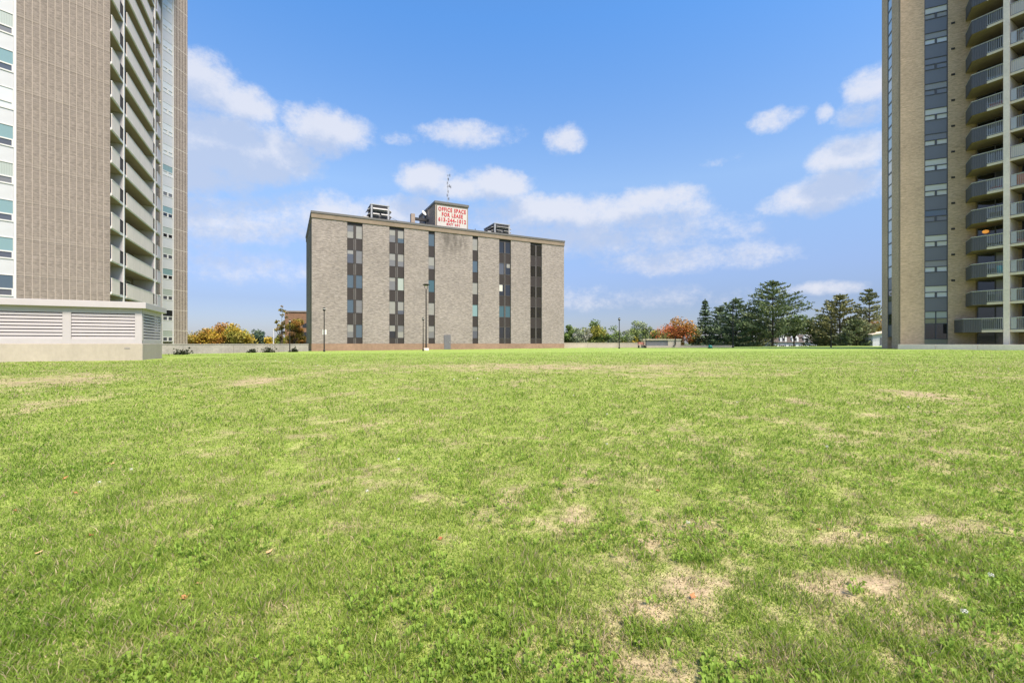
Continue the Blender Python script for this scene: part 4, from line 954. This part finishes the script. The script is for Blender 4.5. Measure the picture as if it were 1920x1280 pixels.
def conifer(name, label, px, d, ytop, wpx, col, seed, kind='pine', n_wh=17, zb=-1.6, bare=.12, leaf=.26, dens=1.0, asym=0, group='conifers beyond the lawn'):
    r = np.random.default_rng(seed); x = WX(px, d); H = ZP(ytop, d)-zb; R = wpx/2*d/F*1.12
    t = thing(name, (x, d, zb), label, 'tree', group)
    tr = MB(); rt = H*.016; bend = r.normal()*.15
    tr.tube((0, 0, 0), (bend, 0, H*.6), rt, rt*.6, 8).tube((bend, 0, H*.6), (bend*.6, 0, H*.99), rt*.6, .02, 6)
    P = []; U = []; C = []; cc = (np.array(col)*.8+np.array([.02,.018,.012]))*2.4
    for w in range(n_wh):
        f = bare+(1-bare)*(w+.5*r.random())/n_wh; z = H*f
        prof = (1-f)**(.9 if kind == 'spruce' else .62)*(1 if kind == 'spruce' else (.62+.62*min(1, f/.4)))
        nb = 7 if kind == 'spruce' else 6
        for j in range(nb):
            if r.random() > dens*.95: continue
            an = 2*math.pi*(j+.8*r.random())/nb; L_ = max(.25, R*prof*(.62+.5*r.random())*1.12)
            if asym: L_ *= 1+asym*math.cos(an)
            dirv = np.array([math.cos(an), math.sin(an)])
            up = (-.22 if kind == 'spruce' else .16)*L_; curl = (.18 if kind == 'spruce' else .1)*L_
            ns = max(4, int(L_/.42)); prev = None
            shade = .75+.5*r.random()
            for i in range(ns+1):
                g = i/ns; p = np.array([bend*f+dirv[0]*L_*g, dirv[1]*L_*g, z+up*g+curl*g*g])
                if i and i % 2 == 0 and prev is not None: tr.tube(tuple(prev), tuple(p), max(.015, rt*.28*(1-g)), max(.01, rt*.25*(1-g)), 4)
                if i % 2 == 0: prev = p
                if g < .22: continue
                m = 7 if kind == 'spruce' else 10
                sp = .16+.09*L_*(1-abs(g-.7))*.5
                q = p+r.normal(size=(m, 3))*np.array([sp, sp, sp*.42])
                ax = r.normal(size=(m, 3))*.6+np.array([dirv[0], dirv[1], .15 if kind == 'spruce' else .75]); ax /= np.linalg.norm(ax, axis=1, keepdims=True)
                P.append(q); U.append(ax); C.append(cc*(shade*(.6+.8*r.random((m, 1)))))
    for i in range(9):                                  # the leader
        p = np.array([bend*.6, 0, H*(.93+.07*i/8)]); q = p+r.normal(size=(3, 3))*.08*(1.6-i/8)
        ax = r.normal(size=(3, 3))*.35+np.array([0, 0, 1.0]); ax /= np.linalg.norm(ax, axis=1, keepdims=True); P.append(q); U.append(ax); C.append(cc*(.7+.6*r.random((3, 1))))
    P = np.concatenate(P); U = np.concatenate(U); C = np.concatenate(C); n = len(P)
    b = np.cross(U, unit3(r, n)); b /= np.linalg.norm(b, axis=1, keepdims=True); s = leaf*(.6+.8*r.random((n, 1)))
    obj('crown', quads(P, U*s, b*s*.42, C, 'crown', 'needle'), t)
    obj('trunk', tr.mesh('trunk', M_['bark_dark']), t)
G1, G2, G3, GY = (.085,.13,.03), (.13,.17,.05), (.15,.18,.10), (.25,.25,.04)
OR, YE, RD, OG = (.36,.18,.035), (.42,.30,.03), (.42,.10,.035), (.24,.20,.04)
# right of the office, along the long wall
broad('leafy_tree', 'green tree peeping out right behind the office corner', 1066, 122, 611, 40, [G1, G2], 1)
broad('pale_tree', 'thin pale grey green tree beside the office corner tree', 1090, 118, 611, 46, [G3, (.22,.23,.17)], 2, 2200, sparse=1)
broad('leafy_tree', 'yellowish green round tree above the middle of the long wall', 1115, 126, 603, 58, [G2, GY, G1], 3)
broad('pale_tree', 'grey green open tree behind the long wall lamp post', 1160, 122, 610, 58, [G3, G1], 4, 2600, sparse=1)
broad('leafy_tree', 'taller grey green tree between lamp post and red maple', 1196, 128, 602, 56, [G3, G2], 5)
broad('pale_tree', 'wispy pale green tree behind the small vent box corner', 1216, 120, 606, 40, [G3, G2], 6, 2000, sparse=1)
broad('yellow_bush', 'small bright yellow bush above the long pinkish wall', 1190, 100, 627, 16, [YE, GY], 7, 900, .14, cat='bush', group='bushes beyond the lawn', low=.1)
broad('leafy_tree', 'low lime green tree left of the red maple', 1229, 116, 615, 34, [GY, G2], 8, 2200)
broad('red_maple', 'red and orange maple behind the small vent box', 1268, 106, 595, 84, [RD, (.40,.15,.05), OR, (.30,.16,.05), (.16,.17,.05)], 9, 6500, .19)
broad('yellow_bush', 'orange yellow bush between the red maple and the spruce', 1303, 108, 618, 26, [YE, OR], 10, 1300, cat='bush', group='bushes beyond the lawn')
conifer('spruce_tree', 'narrow pointed dark spruce beside the red maple', 1322, 104, 562, 52, (.035,.065,.035), 11, 'spruce', 22)
conifer('pine_tree', 'dark bushy pine between the narrow spruce and the tall lamp post', 1350, 112, 574, 60, (.035,.06,.03), 12, 'pine', 15)
conifer('pine_tree', 'dense dark pine behind the tall dark lamp post', 1378, 100, 559, 88, (.035,.062,.03), 13, 'pine', 17)
conifer('pine_tree', 'tallest broad pine with layered branches and visible trunk', 1448, 94, 527, 122, (.05,.075,.032), 14, 'pine', 17, bare=.25)
conifer('pine_tree', 'low dark pine tucked under the tallest broad pine', 1412, 108, 585, 82, (.055,.07,.03), 15, 'pine', 13)
broad('leafy_tree', 'dark green rounded tree right of the tallest broad pine', 1488, 106, 590, 62, [G1, (.05,.08,.025)], 16, 4200, low=.52)
broad('yellow_tree', 'pale yellow tree between the tall pine and the yellowish pine', 1520, 132, 604, 34, [GY, YE, G3], 17, 2400)
conifer('pine_tree', 'broad yellowish pine with lamp post standing before it', 1575, 98, 552, 92, (.09,.095,.035), 18, 'pine', 18)
conifer('pine_tree', 'smaller pine on the house side of the yellowish pine', 1542, 104, 590, 56, (.07,.085,.035), 19, 'pine', 13)
conifer('pine_tree', 'sparse thin pine with gaps beside the tan tower', 1630, 92, 542, 64, (.075,.085,.04), 20, 'pine', 12, bare=.42, dens=.62)
conifer('pine_tree', 'low spreading pine at the end of the white clapboard house', 1604, 90, 598, 62, (.06,.08,.035), 24, 'pine', 12)
broad('autumn_tree', 'brownish orange tree behind the white house by the tan tower', 1640, 120, 588, 66, [OG, OR, G2], 21, 4200)
broad('autumn_tree', 'mixed yellow green tree behind the yellowish pine', 1606, 126, 600, 54, [OG, GY, G1], 22, 3000)
# left, behind the weathered wall
broad('autumn_tree', 'orange tree hard against the grey tower edge', 372, 106, 617, 60, [OR, YE, OG], 30, 3400)
broad('autumn_tree', 'golden tree with an orange side above the weathered wall', 404, 112, 610, 62, [YE, OR, OG], 31, 3600)
broad('autumn_tree', 'highest golden brown round tree above the weathered wall', 428, 108, 605, 62, [OG, YE, OR], 32, 4200)
broad('autumn_tree', 'olive gold tree next to the dark teal tree', 452, 104, 612, 58, [OG, GY, YE], 33, 3600)
broad('leafy_tree', 'dark teal green tree beyond the golden trees', 483, 118, 616, 36, [(.05,.09,.06), (.07,.10,.05)], 34, 2600)
broad('yellow_bush', 'bright yellow bush beside the white utility pole', 504, 112, 631, 22, [YE, (.5,.36,.03)], 35, 1200, cat='bush', group='bushes beyond the lawn')
broad('leafy_tree', 'yellow green tree between utility pole and orange brick house', 524, 118, 627, 26, [GY, G2], 36, 1600)
broad('climber_tree', 'half bare rust and olive tree in front of the orange brick house', 556, 84, 583, 58, [OR, OG, (.2,.11,.05), OG], 37, 5200, .15, sparse=1)
broad('climber_tree', 'thin nearly leafless tree with a tall crooked branch', 528, 82, 563, 26, [OG, (.26,.2,.12)], 38, 700, .15, sparse=1)
# far belt of trees that closes the view
def belt(name, label, xr, d0, d1, n, cols, seed):
    r = np.random.default_rng(seed); xs = r.uniform(xr[0], xr[1], 90); ds = r.uniform(d0, d1, 90); hs = r.uniform(4.5, 7.5, 90)
    k = r.integers(0, 90, n); u = unit3(r, n)*(r.random(n)**.4)[:, None]
    P = np.stack([xs[k]+u[:, 0]*4.5, ds[k]+u[:, 1]*4, -1.6+hs[k]*.5+u[:, 2]*hs[k]*.5], 1)
    cols = np.array(cols); C = cols[r.integers(0, len(cols), 90)][k]*(.6+.8*r.random((n, 1)))
    a = unit3(r, n); b = np.cross(a, unit3(r, n)); s = .5*(.6+.8*r.random((n, 1)))
    o = obj(name, quads(P, a*s, b*s*.7, C, name, 'leaf')); tag(o, label, 'trees', kind='stuff')
belt('distant_trees', 'far low belt of mixed trees behind everything', (-140, 160), 175, 215, 30000, [G1, G2, OG, G3], 50)

# ------------------------------------------------------------------ far houses and pole
def brick_house():
    d = 125; Fh = Fr((WX(534, d), d), 80); w = 9; h = ZP(585, d)+1.6
    t = thing('brick_house', (*Fh.o, -1.6), 'orange brick building half hidden behind the office and a rusty tree', 'building')
    Fh.put('wall', MB().box(0, w, 0, 8, 0, h).mesh('wall', M_['brick_orange']), t, 0, 0, -1.6)
    Fh.put('roof', MB().box(-.2, w+.2, -.2, 8.2, h, h+.35).mesh('roof', M_['tan_band']), t, 0, 0, -1.6)
    wm = MB().frame(0, 1.3, -.06, .02, 0, 1.2, .09).mesh('window', M_['brown_frame']); pm = MB().box(.09, 1.21, -.03, .02, .09, 1.11).mesh('pane', M_['glass_dark'])
    for z in (2.6, 5.0, 7.4):
        for s in (1.6, 4.6, 6.6):
            o = Fh.put('window', wm, t, s, 0, -1.6+z); obj('pane', pm, o)
brick_house()
def white_house(px0, d, az, w, h, label, mansard):
    Fh = Fr((WX(px0, d), d), az); t = thing('white_house', (*Fh.o, -1.6), label, 'house', 'white houses beyond the pines')
    mb = MB(); n = int(h/.25)
    mb.box(0, w, .03, 6, 0, h)
    Fh.put('wall', mb.mesh('wall', M_['clapboard']), t, 0, 0, -1.6)
    cl = MB().add([(0, 0, 0), (w, 0, 0), (w, .028, .24), (0, .028, .24), (0, .028, 0), (w, .028, 0)], [(0, 1, 2, 3), (0, 4, 5, 1)]).mesh('clapboard', M_['clapboard'])
    for i in range(n): Fh.put('clapboard', cl, t, 0, 0, -1.6+i*.25)
    wm = MB().frame(0, 1.0, -.07, .0, 0, 1.3, .08).box(.47, .53, -.06, 0, .08, 1.22).mesh('window', M_['white_paint']); pm = MB().box(.08, .92, -.045, .0, .08, 1.22).mesh('pane', M_['glass_dark'])
    sh = MB().box(0, .4, -.05, -.001, -.02, 1.32).mesh('shutter', M_['slate_panel'])
    if mansard:
        rp = MB().add([(-.3, -.35, h), (w+.3, -.35, h), (w-.2, 1.1, h+2.1), (.2, 1.1, h+2.1), (-.3, 6.3, h), (w+.3, 6.3, h), (w-.2, 4.9, h+2.1), (.2, 4.9, h+2.1)], [(0,1,2,3), (3,2,6,7), (7,6,5,4), (1,5,6,2), (0,3,7,4)])
        rf = Fh.put('roof', rp.mesh('roof', M_['shingle']), t, 0, 0, -1.6)
        for s in [1.4+i*3.1 for i in range(int(w/3.1))]:
            dm = Fh.put('dormer', MB().add([(s, -.2, h+.1), (s+1.7, -.2, h+.1), (s+1.7, -.2, h+1.3), (s+.85, -.2, h+2.1), (s, -.2, h+1.3), (s, 1.5, h+.1), (s+1.7, 1.5, h+.1), (s+1.7, 1.5, h+1.3), (s+.85, 1.5, h+2.1), (s, 1.5, h+1.3)],
                [(0,1,2,3,4), (0,4,9,5), (1,6,7,2), (2,7,8,3), (3,8,9,4)]).mesh('dormer', M_['clapboard']), t, 0, 0, -1.6)
            obj('window', MB().frame(s+.45, s+1.25, -.26, -.2, h+.3, h+1.3, .07).mesh('window', M_['white_paint']), dm); obj('pane', MB().box(s+.52, s+1.18, -.24, -.203, h+.37, h+1.23).mesh('pane', M_['glass_dark']), dm)
    else:
        Fh.put('roof', MB().add([(-.3, -.4, h-.1), (w+.3, -.4, h+.9), (w+.3, 6.4, h+.9), (-.3, 6.4, h-.1), (-.3, -.4, h+.08), (w+.3, -.4, h+1.08), (w+.3, 6.4, h+1.08), (-.3, 6.4, h+.08)], [(0,3,2,1), (4,5,6,7), (0,1,5,4), (1,2,6,5), (2,3,7,6), (3,0,4,7)]).mesh('roof', M_['slab_edge']), t, 0, 0, -1.6)
        Fh.put('gable', MB().add([(0, .03, h), (w, .03, h), (w, .03, h+.85)], [(0, 1, 2)]).mesh('gable', M_['clapboard']), t, 0, 0, -1.6)
    for s in [1.2+i*2.6 for i in range(int((w-1)/2.6))]:
        z = h-1.9
        o = Fh.put('window', wm, t, s+.4, 0, -1.6+z); obj('pane', pm, o)
        for q in (-.42, 1.02): obj('shutter', sh, o, (q, 0, 0))
white_house(1452, 122, 92, 11.5, 3.3, 'white house with dark mansard roof and gabled dormers behind the pines', True)
white_house(1636, 86, 108, 5.6, ZP(627, 86)+1.6, 'white clapboard house with dark shutters beside the tan tower', False)
x, d = WX(513, 108), 108; t = thing('utility_pole', (x, d, -1.6), 'slim white utility pole above the weathered wall', 'pole')
obj('shaft', MB().tube((0, 0, 0), (0, 0, ZP(618, d)+1.6), .13, .1, 8).mesh('shaft', M_['white_paint']), t); obj('cap', MB().lathe([(.12, 0), (.14, .05), (.04, .16)], 8).mesh('cap', M_['white_paint']), t, (0, 0, ZP(618, d)+1.6))

# ------------------------------------------------------------------ small plants, seed heads and leaves on the lawn
def weed(px, d, w, h, label, seed):
    r = np.random.default_rng(seed); x = WX(px, d); z = LZ(x, d); n = 260
    t = thing('wall_weed', (x, d, z), label, 'weed', 'dark weeds along the weathered wall')
    P = np.stack([r.normal(size=n)*w*.4, r.normal(size=n)*.15, np.abs(r.normal(size=n))*h*.45], 1); a = unit3(r, n); b = np.cross(a, unit3(r, n)); s = .07*(.6+r.random((n, 1)))
    obj('foliage', quads(P, a*s, b*s, np.array([(.05,.06,.035)])*(.5+r.random((n, 1))), 'foliage', 'leaf'), t)
    mb = MB()
    for i in range(7): mb.tube((r.normal()*w*.2, 0, 0), (r.normal()*w*.4, r.normal()*.1, h*(.4+.5*r.random())), .012, .005, 4)
    obj('stems', mb.mesh('stems', M_['bark_dark']), t)
weed(342, 39.5, 1.0, .42, 'widest dark weed at the foot of the weathered wall near the vent house', 1)
weed(473, 47.5, .5, .35, 'low dark weed at the middle of the weathered wall', 2)
weed(503, 50, .8, .62, 'tallest dark weed at the foot of the weathered wall', 3)
weed(552, 53.5, .5, .5, 'dark weed at the weathered wall right beside a lamp post', 4)

rs = random.Random(5)
spots = [(690,930),(245,888),(185,913),(1289,991),(1862,1094),(1807,1161),(746,868),(1138,781),(1552,844),(1468,726),(1381,758),(896,714),(1704,768),(852,716),(1075,745),(1137,839)]
spots += [(rs.uniform(300, 700), rs.uniform(664, 690)) for _ in range(14)]+[(rs.uniform(1350, 1880), rs.uniform(660, 700)) for _ in range(7)]
stem_m = MB().tube((0, 0, 0), (.012, .006, .07), .0035, .003, 5).mesh('stem', mat('stem_green', (.2,.25,.06), .7))
hm = MB(); r_ = random.Random(2)
for i in range(70):
    u = Vector((r_.gauss(0, 1), r_.gauss(0, 1), r_.gauss(0, 1))).normalized(); c = Vector((.012, .006, .075)); p = c+u*.021; a = u.orthogonal().normalized()*.0045; b = u.cross(a)
    hm.add([p-a, p-b*.6, p+a, p+b*.6], [(0, 1, 2, 3)]); 
hm.lathe([(.002, -.004), (.006, 0), (.002, .004)], 6); 
for i in range(len(hm.v)-18, len(hm.v)): hm.v[i] = (hm.v[i][0]+.012, hm.v[i][1]+.006, hm.v[i][2]+.075)
head_m = hm.mesh('seed_head', mat('seed_white', (.66,.66,.62), .9))
for i, (px, py) in enumerate(spots):
    X, Y, Z = ground_at(px, py)
    t = thing('dandelion_clock', (X, Y, Z), 'white dandelion seed head standing in the lawn', 'dandelion', 'dandelion seed heads in the lawn', rs.uniform(0, 6))
    k = .7 if py > 720 else 1.0; t.scale = (k, k, k*.9)
    obj('stem', stem_m, t); obj('seed_head', head_m, t)
lv = MB().add([(0, 0, .0), (.022, .012, .008), (.03, .035, .012), (.012, .045, .006), (0, .075, .018), (-.014, .045, .01), (-.03, .033, .004), (-.02, .01, .012)], [(0, 1, 2, 3), (0, 3, 4, 5), (0, 5, 6, 7)]).add([(-.0015, 0, .001), (.0015, 0, .001), (.002, -.03, .012), (-.001, -.03, .012)], [(0, 1, 2, 3)])
lm = [lv.mesh('fallen_leaf', mat('leaf_'+n_, c_, .7, .2, 30)) for n_, c_ in (('orange', (.36,.17,.07)), ('tan', (.5,.34,.17)), ('rust', (.32,.11,.05)))]
for i, (px, py) in enumerate([(315,753),(345,745),(205,871),(146,927),(215,870),(424,800),(310,805),(65,1042),(176,1007),(352,1120),(367,1097),(1531,994),(1297,1125),(640,742),(1440,720),(118,900),(1060,908),(1233,920),(30,960),(500,1040),(830,1010),(1722,1010)]):
    X, Y, Z = ground_at(px, py)
    c = ('orange', 'tan', 'rust')[i % 3]
    o = obj('fallen_leaf', lm[i % 3], None, (X, Y, Z+.012), rs.uniform(0, 6)); o.rotation_euler.x = rs.uniform(-.5, .5); o.rotation_euler.y = rs.uniform(-.4, .4)
    tag(o, 'small %s fallen leaf lying on the grass' % c, 'leaf', '%s fallen leaves on the lawn' % c); o.scale = (.6, .6, .6)
